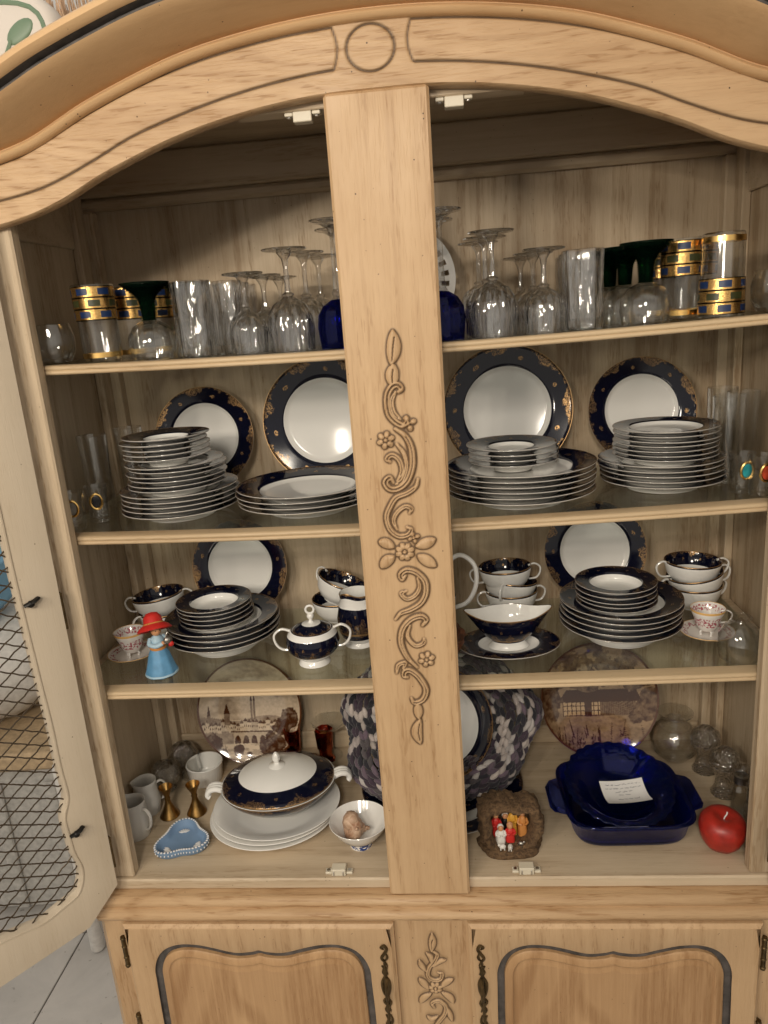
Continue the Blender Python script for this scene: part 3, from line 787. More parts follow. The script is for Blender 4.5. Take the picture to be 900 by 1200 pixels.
# second shelf
z = stack('dinner', 6, .193, .180, top(1, .19), 'dinner plate', 'broad stack right of centre stile, second shelf', 'stacked dinner plates')
stack('saucer', 4, .180, .182, z+.001, 'saucer', 'pile on dinner plates beside centre stile', 'stacked saucers')
z = stack('side', 5, .437, .205, top(1, .44), 'side plate', 'lower pile, right hand stack, second shelf', 'stacked side plates')
stack('salad', 7, .443, .203, z, 'salad plate', 'upper pile, right hand stack, second shelf', 'stacked salad plates')
z = stack('side', 5, -.415, .186, top(1, -.42), 'side plate', 'lower pile, tall left stack, second shelf', 'stacked side plates')
z = stack('salad', 6, -.417, .188, z, 'salad plate', 'middle pile, tall left stack, second shelf', 'stacked salad plates')
stack('saucer', 5, -.432, .190, z+.001, 'tea saucer', 'top pile, tall left stack, second shelf', 'stacked saucers')
stack('dinner', 4, -.185, .196, top(1, -.18), 'dinner plate', 'stack left of centre stile, second shelf', 'stacked dinner plates')
standing('side', -.4296, .385, top(1, -.43), .20, 'cobalt and gilt plate standing behind tall plate stack, left of second shelf', 1.1)
standing('dinner', -.176, .388, top(1, -.18), .155, 'large cobalt and gilt plate standing just left of centre stile, second shelf', .4)
standing('dinner', .192, .375, top(1, .19), .20, 'large cobalt and gilt plate standing just right of centre stile, second shelf', 2.0)
standing('side', .4535, .385, top(1, .45), .20, 'cobalt and gilt plate standing behind right hand plate stack, second shelf', 3.3)
# third shelf
z = stack('soup', 5, .374, .222, top(2, .37), 'soup plate', 'right hand stack on third shelf', 'stacked soup plates')
stack('fruit', 5, .368, .224, z-.010, 'fruit bowl', 'small pile on right hand soup plates', 'stacked fruit bowls')
z = stack('soup', 4, -.388, .240, top(2, -.39), 'soup plate', 'left hand stack on third shelf', 'stacked soup plates')
stack('fruit', 5, -.401, .242, z-.010, 'fruit bowl', 'small pile on left hand soup plates', 'stacked fruit bowls')
standing('side', .3633, .385, top(2, .36), .18, 'cobalt and gilt plate standing behind right hand soup plates, third shelf', .2)
standing('side', -.391, .385, top(2, -.39), .18, 'cobalt and gilt plate standing behind left hand soup plates, third shelf', 2.6)
# two-handled cups
def loop_handle(cx, cz, w, h, r, sgn=1):
    pts = smooth_path([(sgn*(cx-.004), 0, cz+h*.46), (sgn*(cx+w*.45), 0, cz+h*.56), (sgn*(cx+w*.98), 0, cz+h*.30), (sgn*(cx+w*.9), 0, cz-h*.12), (sgn*(cx+w*.45), 0, cz-h*.40), (sgn*(cx-.010), 0, cz-h*.42)], 5)
    return tube(pts, [r*(1.15 if i in (0, len(pts)-1) else 1) for i in range(len(pts))], 8, flat=.75)
cr, ch = .052, .050
cup_me = lat('bowl', [(0, .0055), (.020, .006), (.036, .012), (.046, .025), (.0505, .040), (.0515, ch-.0015), (.0525, ch), (.0535, ch-.001), (.0525, .040), (.048, .023), (.038, .009), (.027, .0045), (.026, 0), (.0235, 0), (.0225, .003), (0, .003)], 56,
             uv=[.2, .3, .5, .68, .85, .975, .99, .99, 0, 0, 0, 0, 0, 0, 0, 0], sharp=60)
hand_me = mk('handle', *loop_handle(.0515, .031, .020, .032, .0028, 1)); hand_me2 = mk('handle', *loop_handle(.0515, .031, .020, .032, .0028, -1))
def cup2(x, y, z, rot, label, group='two handled soup cups'):
    c_ = thing('soup_cup', label, 'cup', (x, y, z), rot, group)
    ob('bowl', cup_me, 'cobalt_cup', c_); ob('handle', hand_me, 'china', c_); ob('handle', hand_me2, 'china', c_)
    return c_
def cup_pile(x, y, z, specs, where):
    n = len(specs)
    for k, (dx, dz, rx, ry, rz) in enumerate(specs):
        nm = ['bottom', 'middle', 'top'][k] if n == 3 else ['lower', 'upper'][k]
        cup2(x+dx, y, z+dz, (rx, ry, rz), f'white two handled cup with dark lining, {nm} of pile {where}')
cup_pile(-.540, .318, top(2, -.54), [(0, 0, 0, 0, .9), (-.004, .033, -.02, -.09, .1)], 'left of soup plates')
cup_pile(.181, .350, top(2, .18), [(.004, 0, 0, 0, .2), (-.002, .022, .10, .12, 1.2), (-.006, .050, -.03, -.03, .05)], 'behind gravy boat')
cup_pile(.543, .335, top(2, .54), [(0, 0, 0, 0, .25), (.008, .024, 0, -.16, .15), (-.004, .049, 0, .02, .1)], 'at right end of third shelf')
cup_pile(-.175, .345, top(2, -.18), [(0, 0, 0, 0, 1.9), (-.004, .040, .28, -.30, 2.5)], 'behind covered sugar bowl')
# sugar bowl
s_ = thing('sugar_bowl', 'white covered sugar bowl with cobalt band and two loop handles', 'sugar bowl', (-.195, .150, top(2, -.195)), (0, 0, .12))
ob('bowl', lat('bowl', [(0, .008), (.022, .008), (.040, .022), (.046, .040), (.043, .055), (.036, .064), (.0345, .066), (.0365, .0675), (.039, .066), (.046, .057), (.0495, .042), (.0465, .030), (.040, .0225), (.028, .015), (.0245, .0095), (.0285, .003), (.0295, 0), (.026, 0), (.022, .006), (0, .006)], 56,
   uv=[0, 0, 0, 0, 0, 0, 0, .99, 0.5, .662, .80, .93, .99, .5, 0, 0, 0, 0, 0, 0], sharp=60), 'cobalt_cup', s_)
ob('lid', lat('lid', [(0, .0785), (.006, .0785), (.018, .0765), (.029, .071), (.0345, .0672), (.0355, .066), (.034, .0645), (0, .0645)], 48, uv=[.2, .5, .67, .82, .98, .99, 0, 0], sharp=50), 'cobalt_cup', s_)
ob('knob', lat('knob', [(0, .097), (.004, .0965), (.0068, .0925), (.0062, .0885), (.0035, .0855), (.0032, .082), (.0062, .0785), (.010, .0775), (0, .0770)], 24, sharp=60), 'china', s_)
ob('finial_ring', mk('finial_ring', *tube([(math.cos(a)*.0075, 0, .1035+math.sin(a)*.0075) for a in np.linspace(0, 2*PI, 20)[:-1]], .0022, 8, closed=True)), 'china', s_)
for sg in (-1, 1): ob('handle', mk('handle', *loop_handle(.044, .046, .026, .042, .0032, sg)), 'china', s_)
# creamer
s_ = thing('creamer', 'white cream jug with cobalt band, half behind centre stile', 'jug', (-.118, .225, top(2, -.12)), (0, 0, .3))
def lipmod(a, i, r, zz):
    d = (a-PI+PI) % (2*PI)-PI
    k = max(0, (zz-.075)/.035); lip = math.exp(-((a-PI*1.28)/.42)**2)
    return (r*(1+.28*k*lip), zz+.008*k*lip-.003*k*(1-lip))
ob('body', lat('body', [(0, .006), (.026, .007), (.036, .03), (.038, .055), (.033, .08), (.029, .096), (.0305, .108), (.032, .1085), (.033, .107), (.0315, .096), (.0355, .081), (.0405, .056), (.0385, .030), (.031, .012), (.027, .008), (.030, .002), (.0305, 0), (.026, 0), (.024, .004), (0, .004)], 56, lipmod,
   uv=[0, 0, 0, 0, 0, 0, 0, .99, .99, .5, .662, .93, .99, .5, 0, 0, 0, 0, 0, 0], sharp=60), 'cobalt_cup', s_)
ob('handle', mk('handle', *loop_handle(.034, .062, .026, .062, .0034, 1)), 'china', s_)
# coffee pot behind the stile
s_ = thing('coffee_pot', 'tall white coffee pot hidden behind centre stile, only its handle showing', 'coffee pot', (.012, .27, top(2, 0)), (0, 0, -.15))
ob('body', lat('body', [(0, .004), (.036, .004), (.040, .0), (.044, .002), (.042, .010), (.056, .04), (.060, .075), (.052, .115), (.042, .145), (.040, .155), (.038, .155), (.038, .15), (0, .148)], 48, uv=[0, 0, 0, 0, 0, 0, .66, .80, .97, .99, 0, 0, 0], sharp=50), 'cobalt_cup', s_)
ob('lid', lat('lid', [(0, .188), (.006, .186), (.007, .180), (.004, .174), (.016, .170), (.034, .161), (.039, .1555), (0, .1552)], 40, sharp=50), 'china', s_)
ob('handle', mk('handle', *tube(smooth_path([(.044, 0, .142), (.072, 0, .158), (.098, 0, .138), (.100, 0, .098), (.082, 0, .062), (.052, 0, .048)], 6), .0045, 10)), 'china', s_)
ob('spout', mk('spout', *tube(smooth_path([(-.052, .01, .06), (-.068, .018, .085), (-.070, .026, .115), (-.078, .034, .14)], 5), [.016-.0006*i for i in range(16)], 12)), 'china', s_)
# gravy boat on its fixed saucer
s_ = thing('gravy_boat', 'double lipped cobalt banded gravy boat on its oval saucer', 'gravy boat', (.163, .172, top(2, .163)), (0, 0, .03))
def oval(me, sx, sy, lips=0.0, zmin=.03, zmax=.07):
    for v in me.vertices:
        a = math.atan2(v.co.y, v.co.x); k = max(0, (v.co.z-zmin)/(zmax-zmin)); q = abs(math.cos(a))**10
        v.co.x *= sx*(1+lips*k*q); v.co.y *= sy; v.co.z += .010*k*q*(lips > 0)
    me.update(); return me
ob('saucer', oval(plate_mesh('saucer', .088, .016, .56, foot=.42), 1.06, .80), 'cobalt', s_)
me = lat('boat', [(0, .030), (.022, .031), (.040, .042), (.049, .058), (.0535, .0715), (.0545, .073), (.0558, .072), (.0535, .064), (.048, .048), (.038, .033), (.028, .0245), (.026, .018), (.030, .0115), (.033, .009), (0, .009)], 64, uv=[0, 0, 0, 0, .3, .99, .99, .664, .80, .95, .99, .3, 0, 0, 0], sharp=60)
ob('boat', oval(me, 1.14, .78, .28, .045, .073), 'cobalt_cup', s_)
# little rose cups on saucers
t = NT('rose_china'); uvn = t.n('TexCoord'); sp = t.n('SeparateXYZ'); t.l(uvn.outputs['UV'], sp.inputs[0])
band = t.math('MULTIPLY', t.math('GREATER_THAN', sp.outputs[1], .45), t.math('LESS_THAN', sp.outputs[1], .75))
nz = t.noise(t.coords(), 260, 2); fl_ = t.math('MULTIPLY', band, t.ramp(nz, .50, .56)); gd = t.math('GREATER_THAN', sp.outputs[1], .93)
c = t.mix(fl_, (.78, .74, .70), (.42, .10, .13)); c = t.mix(gd, c, (.7, .42, .15))
MT['rose'] = t.done(t.bsdf(c, .12, Coat_Weight=.3))
def rose_set(x, y, z, rz, lab_c, lab_s, matname='rose'):
    sm = lat('saucer', [(0, .004), (.016, .004), (.024, .005), (.036, .008), (.046, .013), (.0472, .0135), (.0475, .0125), (.036, .0055), (.024, .002), (.022, 0), (0, 0)], 48, uv=[0, .1, .3, .5, .9, 1, 1, 0, 0, 0, 0], sharp=60)
    o = ob('rose_saucer', sm, 'rose', loc=(x, y, z), rot=(0, 0, rz)); tag(o, lab_s, 'saucer', 'rose patterned cup sets')
    c_ = thing('rose_cup', lab_c, 'cup', (x, y, z+.0042), (0, 0, rz), 'rose patterned cup sets')
    ob('bowl', lat('bowl', [(0, .014), (.014, .015), (.020, .025), (.024, .038), (.0285, .050), (.030, .052), (.0305, .0508), (.026, .039), (.0225, .030), (.0195, .020), (.0135, .0105), (.0105, .008), (0, .0075)], 40, uv=[0, 0, .1, .5, .8, 1, 1, .76, .5, .46, .2, 0, 0], sharp=60), 'rose', c_)
    for k in range(4):
        a = k*PI/2+.4
        ob('foot', mk('foot', *tube(smooth_path([(math.cos(a)*.010, math.sin(a)*.010, .011), (math.cos(a)*.0135, math.sin(a)*.0135, .006), (math.cos(a)*.0115, math.sin(a)*.0115, .0025), (math.cos(a)*.0135, math.sin(a)*.0135, .0008)], 3), .0018, 6)), 'china', c_)
    ob('handle', mk('handle', *loop_handle(.023, .034, .018, .024, .0018, 1)), 'china', c_)
rose_set(.523, .195, top(2, .523), -.15, 'small rose banded teacup at right end of third shelf', 'small rose saucer under the right teacup')
rose_set(-.560, .190, top(2, -.56), 2.6, 'small rose teacup in shadow behind red hatted figurine', 'small rose saucer in shadow behind red hatted figurine')
# ------------------------------------------------------------------ glassware
def solo(name, me, mat, label, cat, loc, rot=(0, 0, 0), group=None, scale=None):
    return tag(ob(name, me, mat, loc=loc, rot=rot, scale=scale), label, cat, group)
def cut(n, amp, z0, z1):
    def f(a, i, r, z):
        k = max(0, min(1, (z-z0)/.012))*max(0, min(1, (z1-z)/.012)); return r*(1-amp*k*abs(math.sin(a*n/2)))
    return f
def goblet(name, H, rb, hb, rf, sr=.0042, facets=14, amp=.09):
    """upside-down stem glass: rim at z 0, foot at the top"""
    P = [(rb*.93, 0), (rb*.955, -.0), (rb*.965, .0008), (rb, hb*.28), (rb*1.04, hb*.5), (rb*.96, hb*.72), (rb*.70, hb*.90), (rb*.34, hb*1.0), (sr*1.7, hb*1.04), (sr*2.3, hb*1.08), (sr*1.3, hb*1.12), (sr, hb*1.25), (sr*.9, H-.028), (sr*1.3, H-.016), (rf*.35, H-.006), (rf*.96, H-.0026), (rf, H-.001), (rf*.98, H), (rf*.3, H-.0012), (0, H-.002)]
    Q = [(0, hb*.90), (rb*.30, hb*.885), (rb*.62, hb*.80), (rb*.87, hb*.66), (rb*.955, hb*.48), (rb*.92, hb*.25), (rb*.89, .0008), (rb*.905, 0)]
    prof = Q+P
    def f(a, i, r, z):
        if i < len(Q): return 1.0
        if .1*hb < z < hb*1.0: return 1-amp*abs(math.sin(a*facets/2))*min(1, (z-.1*hb)/(.2*hb))
        if hb*1.05 < z < H-.02: return 1-.12*abs(math.sin(a*3))
        return 1.0
    return lat(name, prof, 60, f, sharp=25)
def tumbler(name, R0, R1, H, wall=.0022, base=.010, mod=None, n=48, flip=False):
    P = [(0, base), (R0*.8, base), (R0-wall-.001, base+.003), (R1-wall, H-.001), (R1-wall*.5, H), (R1, H-.001), (R1*.4+R0*.6+.0003, H*.72), (R1*.25+R0*.75, H*.70), (R0, base*.6), (R0*.96, .001), (R0*.9, 0), (0, .0006)]
    if flip: P = [(r, H-z) for r, z in P][::-1]
    return lat(name, P, n, mod, sharp=25)
GB = goblet('water_goblet', .158, .037, .082, .036)
GW = goblet('wine_goblet', .126, .031, .066, .033)
GH = goblet('hock_glass', .196, .034, .070, .036, sr=.0045)
def flute2(a, i, r, z): return 1-.10*abs(math.sin(a*4.5))-(.03*abs(math.sin(a*9)) if z > .085 else 0)
TB = tumbler('cut_tumbler', .031, .0325, .118, .0030, .014, flute2, 72)
z1 = lambda x: top(0, x)
def goblets(me, name, pts, lab, group, mat='crystal'):
    for x, y, l in pts:
        solo(name, me, mat, l, 'goblet', (x, y, z1(x)), (0, 0, rnd.random()*6), group)
goblets(GB, 'water_goblet', [(-.172, .135, 'tall upturned crystal goblet, front one beside left cobalt glass'), (-.158, .225, 'tall upturned crystal goblet, middle of row left of centre stile'), (-.148, .315, 'tall upturned crystal goblet, rearmost left of centre stile')], '', 'tall crystal goblets left')
goblets(GW, 'wine_goblet', [(-.243, .135, 'short upturned crystal goblet, front one beside left cut tumblers'), (-.232, .225, 'short upturned crystal goblet, middle one behind left cut tumblers'), (-.222, .315, 'short upturned crystal goblet, rearmost on left of top shelf')], '', 'short crystal goblets left')
goblets(GB, 'water_goblet', [(.152, .130, 'tall upturned crystal goblet, front one right of centre stile'), (.148, .225, 'tall upturned crystal goblet, middle one right of centre stile'), (.142, .320, 'tall upturned crystal goblet, rearmost right of centre stile')], '', 'tall crystal goblets right')
goblets(GW, 'wine_goblet', [(.231, .130, 'short upturned crystal goblet, front one beside right cut tumbler'), (.226, .222, 'short upturned crystal goblet, middle one beside right cut tumbler'), (.215, .315, 'short upturned crystal goblet, rearmost on right of top shelf')], '', 'short crystal goblets right')
for x, y, l in [(-.328, .125, 'fluted crystal tumbler in front, between green and stemmed glasses at left'), (-.291, .190, 'second fluted crystal tumbler in left row'), (-.300, .265, 'third fluted crystal tumbler in left row'), (-.305, .345, 'rearmost fluted crystal tumbler at left'), (.290, .125, 'fluted crystal tumbler in front, beside right green glasses'), (.297, .205, 'second fluted crystal tumbler in right row'), (.305, .29, 'rearmost fluted crystal tumbler at right')]:
    solo('cut_tumbler', TB, 'crystal', l, 'tumbler', (x, y, z1(x)), (0, 0, rnd.random()), 'fluted crystal tumblers')
# hock glasses with cobalt bowls
def hock(x, y, label):
    h_ = thing('hock_glass', label, 'goblet', (x, y, z1(x)), (0, 0, rnd.random()*6), 'cobalt bowled hock glasses')
    ob('bowl', HB, 'blue_glass', h_); ob('stem', HS, 'crystal', h_)
rb, hb = .036, .074
HB = lat('bowl', [(0, hb*.90), (rb*.3, hb*.88), (rb*.62, hb*.80), (rb*.87, hb*.66), (rb*.955, hb*.45), (rb*.88, .0005), (rb*.90, 0), (rb*.93, .0005), (rb*1.02, hb*.45), (rb*.96, hb*.7), (rb*.7, hb*.9), (rb*.3, hb*1.02), (0, hb*1.03)], 60, lambda a, i, r, z: 1.0 if i < 6 else 1-.04*abs(math.sin(a*6)), sharp=25)
HS = lat('stem', [(0, hb*1.032), (.010, hb*1.034), (.007, hb*1.10), (.0095, hb*1.16), (.006, hb*1.24), (.0052, .125), (.0050, .168), (.008, .182), (.020, .190), (.0355, .1935), (.0365, .195), (.036, .1962), (0, .1955)], 48, lambda a, i, r, z: 1-.12*abs(math.sin(a*3)) if 3 < i < 8 else 1.0, sharp=25)
for x, y, l in [(-.094, .145, 'cobalt bowled stem glass upturned at left edge of centre stile'), (-.105, .27, 'cobalt bowled stem glass behind another, left of centre stile'), (.073, .14, 'cobalt bowled stem glass upturned at right edge of centre stile'), (.062, .265, 'cobalt bowled stem glass behind another, right of centre stile')]:
    hock(x, y, l)
# green-stemmed roemers, upturned: green ribbed stem and foot above a clear bowl
RB = lat('bowl', [(0, .058), (.012, .057), (.026, .050), (.035, .036), (.036, .020), (.0325, .0005), (.033, 0), (.0342, .0005), (.0382, .020), (.0372, .037), (.028, .052), (.014, .060), (0, .0605)], 56, sharp=40)
pts = [(0, .0608), (.0125, .061)]
for k in range(17):
    q = k/16; zz = .062+q*.050; r = .0105+.004*q+.030*max(0, q-.45)**2.2*2.4
    pts += [(r+.0012, zz), (r-.0010, zz+.0016)]
pts += [(.036, .1165), (.039, .1185), (.0392, .1200), (.036, .1203), (0, .118)]
RS = lat('stem', pts, 48, sharp=60)
for k, (x, y, l) in enumerate([(-.402, .125, 'green stemmed wine glass upturned, front one at left'), (-.362, .205, 'green stemmed wine glass upturned, second one at left'), (-.385, .295, 'green stemmed wine glass upturned, rearmost at left'), (.384, .125, 'green stemmed wine glass upturned, front one at right'), (.372, .205, 'green stemmed wine glass upturned, second one at right'), (.365, .285, 'green stemmed wine glass upturned, third one at right'), (.352, .365, 'green stemmed wine glass upturned, rearmost at right')]):
    r_ = thing('green_stemmed_glass', l, 'wine glass', (x, y, z1(x)), (0, 0, 0), 'green stemmed wine glasses')
    ob('bowl', RB, 'clear', r_); ob('stem', RS, 'green_glass', r_)
# gilt-banded tumblers
t = NT('gilt_block_print'); uvn = t.n('TexCoord'); sp = t.n('SeparateXYZ'); t.l(uvn.outputs['UV'], sp.inputs[0])
u, v = sp.outputs[0], sp.outputs[1]
row = t.math('FLOOR', t.math('MULTIPLY', v, 3)); fv = t.math('FRACT', t.math('MULTIPLY', v, 3)); fu = t.math('FRACT', t.math('ADD', t.math('MULTIPLY', u, 6), t.math('MULTIPLY', row, .5)))
blk = t.math('MULTIPLY', t.math('LESS_THAN', t.math('ABSOLUTE', t.math('SUBTRACT', fu, .5)), .27), t.math('LESS_THAN', t.math('ABSOLUTE', t.math('SUBTRACT', fv, .5)), .28))
gap = t.math('GREATER_THAN', t.math('ABSOLUTE', t.math('SUBTRACT', fv, .5)), .43)
mid = t.math('LESS_THAN', t.math('ABSOLUTE', t.math('SUBTRACT', row, 1.0)), .2)
bc = t.mix(mid, (.008, .024, .085), (.035, .038, .012))
nz = t.noise(t.coords(), 700, 2)
c = t.mix(t.ramp(nz, .35, .6), (.50, .27, .07), (.80, .52, .20)); c = t.mix(blk, c, bc); c = t.mix(gap, c, (.03, .02, .01))
b = t.bsdf(c, t.math('ADD', t.math('MULTIPLY', blk, .1), .22), t.math('SUBTRACT', .95, t.math('MULTIPLY', blk, .95), clamp=True)); t.bump(b, nz, .5, .0005)
MT['gilt_print'] = t.done(b)
GT = tumbler('glass_body', .0305, .0335, .122, .002, .010)
GTF = tumbler('glass_body', .0305, .0335, .122, .002, .010, flip=True)
def band(z0, z1_, ra, rb_): 
    return lat('gilt_band', [(ra, z0), (rb_, z1_)], 48, uv=[0, 1])
rr = lambda z: .0305+(.0030)*z/.122+.0005
GB1 = band(.0655, .1185, rr(.0655), rr(.1185)); GB2 = lat('gilt_rim', [(rr(.006), .006), (rr(.014), .014)], 48)
GB1F = band(.122-.1185, .122-.0655, rr(.1185), rr(.0655)); GB2F = lat('gilt_rim', [(rr(.014), .108), (rr(.006), .116)], 48)
for x, y, fl_, l in [(-.494, .135, 0, 'gilt and blue banded tumbler at left end of top shelf'), (-.470, .225, 0, 'gilt and blue banded tumbler behind first at left end'), (-.455, .305, 0, 'gilt and blue banded tumbler rearmost at left end'), (.497, .125, 1, 'gilt and blue banded tumbler with bands at bottom, right end'), (.487, .215, 0, 'gilt and blue banded tumbler directly behind the upturned one'), (.455, .180, 0, 'gilt and blue banded tumbler beside right green stemmed glasses'), (.452, .27, 0, 'gilt and blue banded tumbler rearmost at right')]:
    g_ = thing('gilt_tumbler', l, 'tumbler', (x, y, z1(x)), (0, 0, rnd.random()*6 if not fl_ else 1.9), 'gilt banded tumblers')
    ob('glass_body', GTF if fl_ else GT, 'clear', g_); ob('gilt_band', GB1F if fl_ else GB1, 'gilt_print', g_); ob('gilt_rim', GB2F if fl_ else GB2, 'gold', g_)
# thumbprint tumblers at the ends of the top shelf
def thumb(a, i, r, z): return 1-.05*abs(math.sin(a*4))*(1 if i > 3 else 0)
LB = lat('thumbprint_tumbler', [(0, .006), (.022, .007), (.031, .02), (.033, .04), (.028, .062), (.029, .063), (.030, .062), (.0355, .04), (.034, .018), (.025, .002), (0, .001)], 48, thumb, sharp=30)
solo('thumbprint_tumbler', LB, 'clear', 'low rounded glass tumbler in shadow at left end of top shelf', 'tumbler', (-.567, .12, z1(-.567)))
solo('thumbprint_tumbler', LB, 'clear', 'low rounded glass tumbler cut off at right end of top shelf', 'tumbler', (.577, .13, z1(.577)))
# pierced white plate behind the stile on the top shelf
V = []; F = []
def pierced():
    R = .104; nh = 28; ring = [(0, .004), (.075, .004), (.082, .007)]
    n = nh*4; V = []; F = []; 
    rads = [0.02, .064, .072, .077, .092, .098, R]; zs = [.004, .004, .008, .011, .016, .018, .021]
    for r, z in zip(rads, zs):
        for k in range(n): 
            a = 2*PI*k/n; V.append((r*math.cos(a), r*math.sin(a), z))
    m = len(rads)
    for i in range(m-1):
        for k in range(n):
            if i == 3 and k % 4 in (1, 2): continue
            k2 = (k+1) % n; F.append((i*n+k, (i+1)*n+k, (i+1)*n+k2, i*n+k2))
    F.append(tuple(range(n)))
    b_ = len(V); V2 = [(x, y, z-.003) for x, y, z in V]; F2 = [tuple(b_+i for i in f[::-1]) for f in F]
    V += V2; F += F2
    for k in range(n):
        k2 = (k+1) % n; o_ = (m-1)*n; F.append((o_+k, o_+k+b_, o_+k2+b_, o_+k2))
    return mk('pierced_plate', V, F, sharp=50)
standing(None, -.002, .395, z1(0), .14, 'white plate with pierced rim standing behind centre stile, top shelf', me=pierced(), R=.104, mat='china', noun='pierced_plate')
# second shelf ends: tall clear glasses and little souvenir glasses
TC = tumbler('tall_glass', .0235, .0265, .148, .0016, .012)
for x, y, l in [(-.572, .20, 'tall plain clear glass in shadow, front one at left end'), (-.540, .285, 'tall plain clear glass in shadow behind another at left end'), (.545, .20, 'tall plain clear glass beside right salad plates'), (.585, .245, 'tall plain clear glass at right end, behind souvenir glasses'), (.575, .315, 'tall plain clear glass rearmost at right end')]:
    solo('tall_glass', TC, 'clear', l, 'glass', (x, y, top(1, x)), (0, 0, 0), 'tall clear glasses')
SG = tumbler('glass_body', .0165, .0205, .066, .0018, .009)
EM = mk('emblem', *ellipsoid((0, 0, 0), (.0085, .0012, .012), 20, 8)); ER = mk('emblem_frame', *tube([(math.cos(a)*.0098, 0, math.sin(a)*.0135) for a in np.linspace(0, 2*PI, 28)[:-1]], .0022, 6, closed=True))
for nm, c_ in (('turquoise', (.03, .30, .33)), ('coral', (.50, .07, .03)), ('black', (.012, .012, .014)), ('grey', (.25, .23, .2))): MT['enamel_'+nm] = simple('enamel_'+nm, c_, .25, vary=.4)
for x, y, nm, l in [(.540, .122, 'turquoise', 'small souvenir glass with turquoise emblem in gilt frame'), (.561, .100, 'coral', 'small souvenir glass with coral red emblem in gilt frame'), (-.578, .105, 'grey', 'small souvenir glass with gilt emblem nearest left stile'), (-.556, .150, 'black', 'small souvenir glass with black emblem in gilt frame')]:
    g_ = thing('souvenir_glass', l, 'shot glass', (x, y, top(1, x)), (0, 0, 0 if x > 0 else .35), 'souvenir shot glasses')
    ob('glass_body', SG, 'clear', g_)
    e_ = bpy.data.objects.new('emblem', EM.copy()); COL.objects.link(e_); e_.data.materials.append(MT['enamel_'+nm]); e_.parent = g_; e_.location = (0, -.0203, .040); e_.rotation_euler = (.06, 0, .15 if x > 0 else 0)
    ob('emblem_frame', ER, 'gold', e_, loc=(0, -.0004, 0))
# upturned bowl glass, third shelf right
solo('upturned_glass', lat('upturned_glass', [(.0325, 0), (.033, .0006), (.036, .02), (.034, .042), (.024, .058), (.012, .064), (.010, .068), (.017, .071), (.018, .0735), (0, .074), (0, .0732), (.010, .062), (.0225, .0565), (.0325, .041), (.0345, .02), (.0318, .0004)], 48, closed=True, sharp=35), 'clear', 'small clear glass upturned at right end of third shelf', 'glass', (.548, .112, top(2, .548)))
# brown carved bowl hidden behind the stile
MT['carved_wood'] = simple('dark_carved_wood', (.16, .055, .022), .5, vary=.6, bump=(220, .8))
solo('carved_bowl', lat('carved_bowl', [(0, .008), (.055, .010), (.072, .035), (.076, .046), (.083, .047), (.0845, .040), (.078, .030), (.066, .004), (.055, 0), (0, 0)], 64, lambda a, i, r, z: 1+.025*math.sin(a*14)*(i > 2), sharp=50), 'carved_wood', 'dark carved wooden bowl mostly hidden by centre stile, third shelf', 'bowl', (-.0005, .150, top(2, 0)))
# ------------------------------------------------------------------ figurine on the third shelf
def cmat(name, c_, r=.5, **k): MT[name] = simple(name, c_, r, **k)
cmat('paint_red', (.55, .025, .02), .45); cmat('paint_blue', (.10, .27, .46), .5, vary=.15); cmat('skin_paint', (.55, .27, .13), .5); cmat('paint_white', (.7, .68, .64), .5)
cmat('paint_orange', (.55, .23, .06), .5); cmat('hair_brown', (.09, .035, .012), .6); cmat('pale_blue', (.35, .5, .6), .5)
fg = thing('figurine', 'small girl figurine with wide red hat and blue skirt', 'figurine', (-.477, .122, top(2, -.477)), (0, 0, .75))
sk = ob('skirt', lat('skirt', [(0, 0), (.0285, 0), (.0295, .0015), (.0285, .005), (.0235, .022), (.0185, .040), (.0135, .052), (0, .053)], 40, lambda a, i, r, z: 1+.025*math.sin(a*9)*(i < 6), sharp=50), 'paint_blue', fg)
ob('hem', lat('hem', [(.0290, .0008), (.0302, .002), (.0293, .0048), (.0280, .0050)], 40), 'pale_blue', sk)
ob('apron_band', lat('apron_band', [(.0142, .049), (.0152, .053), (.0145, .0575), (.012, .0585), (0, .0585)], 32, sharp=60), 'paint_orange', fg)
V, F = join(lathe([(0, .0582), (.0125, .0582), (.0135, .064), (.0120, .070), (.0070, .0745), (.0045, .078), (0, .079)], 28)[:2],
            tube(smooth_path([(-.011, .002, .070), (-.016, -.006, .063), (-.009, -.016, .061), (.002, -.020, .064)], 4), [.0048]*5+[.0042]*8, 10),
            tube(smooth_path([(.011, .002, .070), (.017, -.008, .063), (.013, -.018, .064), (.006, -.022, .067)], 4), [.0048]*5+[.0042]*8, 10))
bd = ob('bodice', mk('bodice', V, F), 'pale_blue', fg)
V, F = join(ellipsoid((.003, -.0215, .0655), (.0038, .0034, .0036), 10, 8), ellipsoid((.008, -.0235, .0680), (.0036, .0034, .0036), 10, 8))
ob('hands', mk('hands', V, F), 'skin_paint', bd)
V, F = join(ellipsoid((0, -.002, .0855), (.0095, .0098, .0108), 18, 12), ellipsoid((0, -.0118, .0845), (.0018, .0020, .0016), 8, 6))
hd = ob('head', mk('head', V, F), 'skin_paint', fg)
V, F = join(*[ellipsoid((sx*.0036, -.0108, .0872), (.0010, .0006, .0012), 8, 6) for sx in (-1, 1)]); ob('eyes', mk('eyes', V, F), 'black_metal', hd)
ob('hair', mk('hair', *ellipsoid((0, .0025, .0850), (.0108, .0098, .0118), 16, 10, noise=.06)), 'hair_brown', hd)
ht = ob('hat', lat('hat', [(0, .024), (.0075, .0225), (.012, .016), (.0128, .008), (.0140, .0055), (.020, .002), (.0235, -.004), (.0222, -.0046), (.0125, .0028), (0, .006)], 36, sharp=60), 'paint_red', fg, loc=(0, .004, .0890), rot=(-.42, .10, 0), scale=(1.35, 1.35, 1.2))
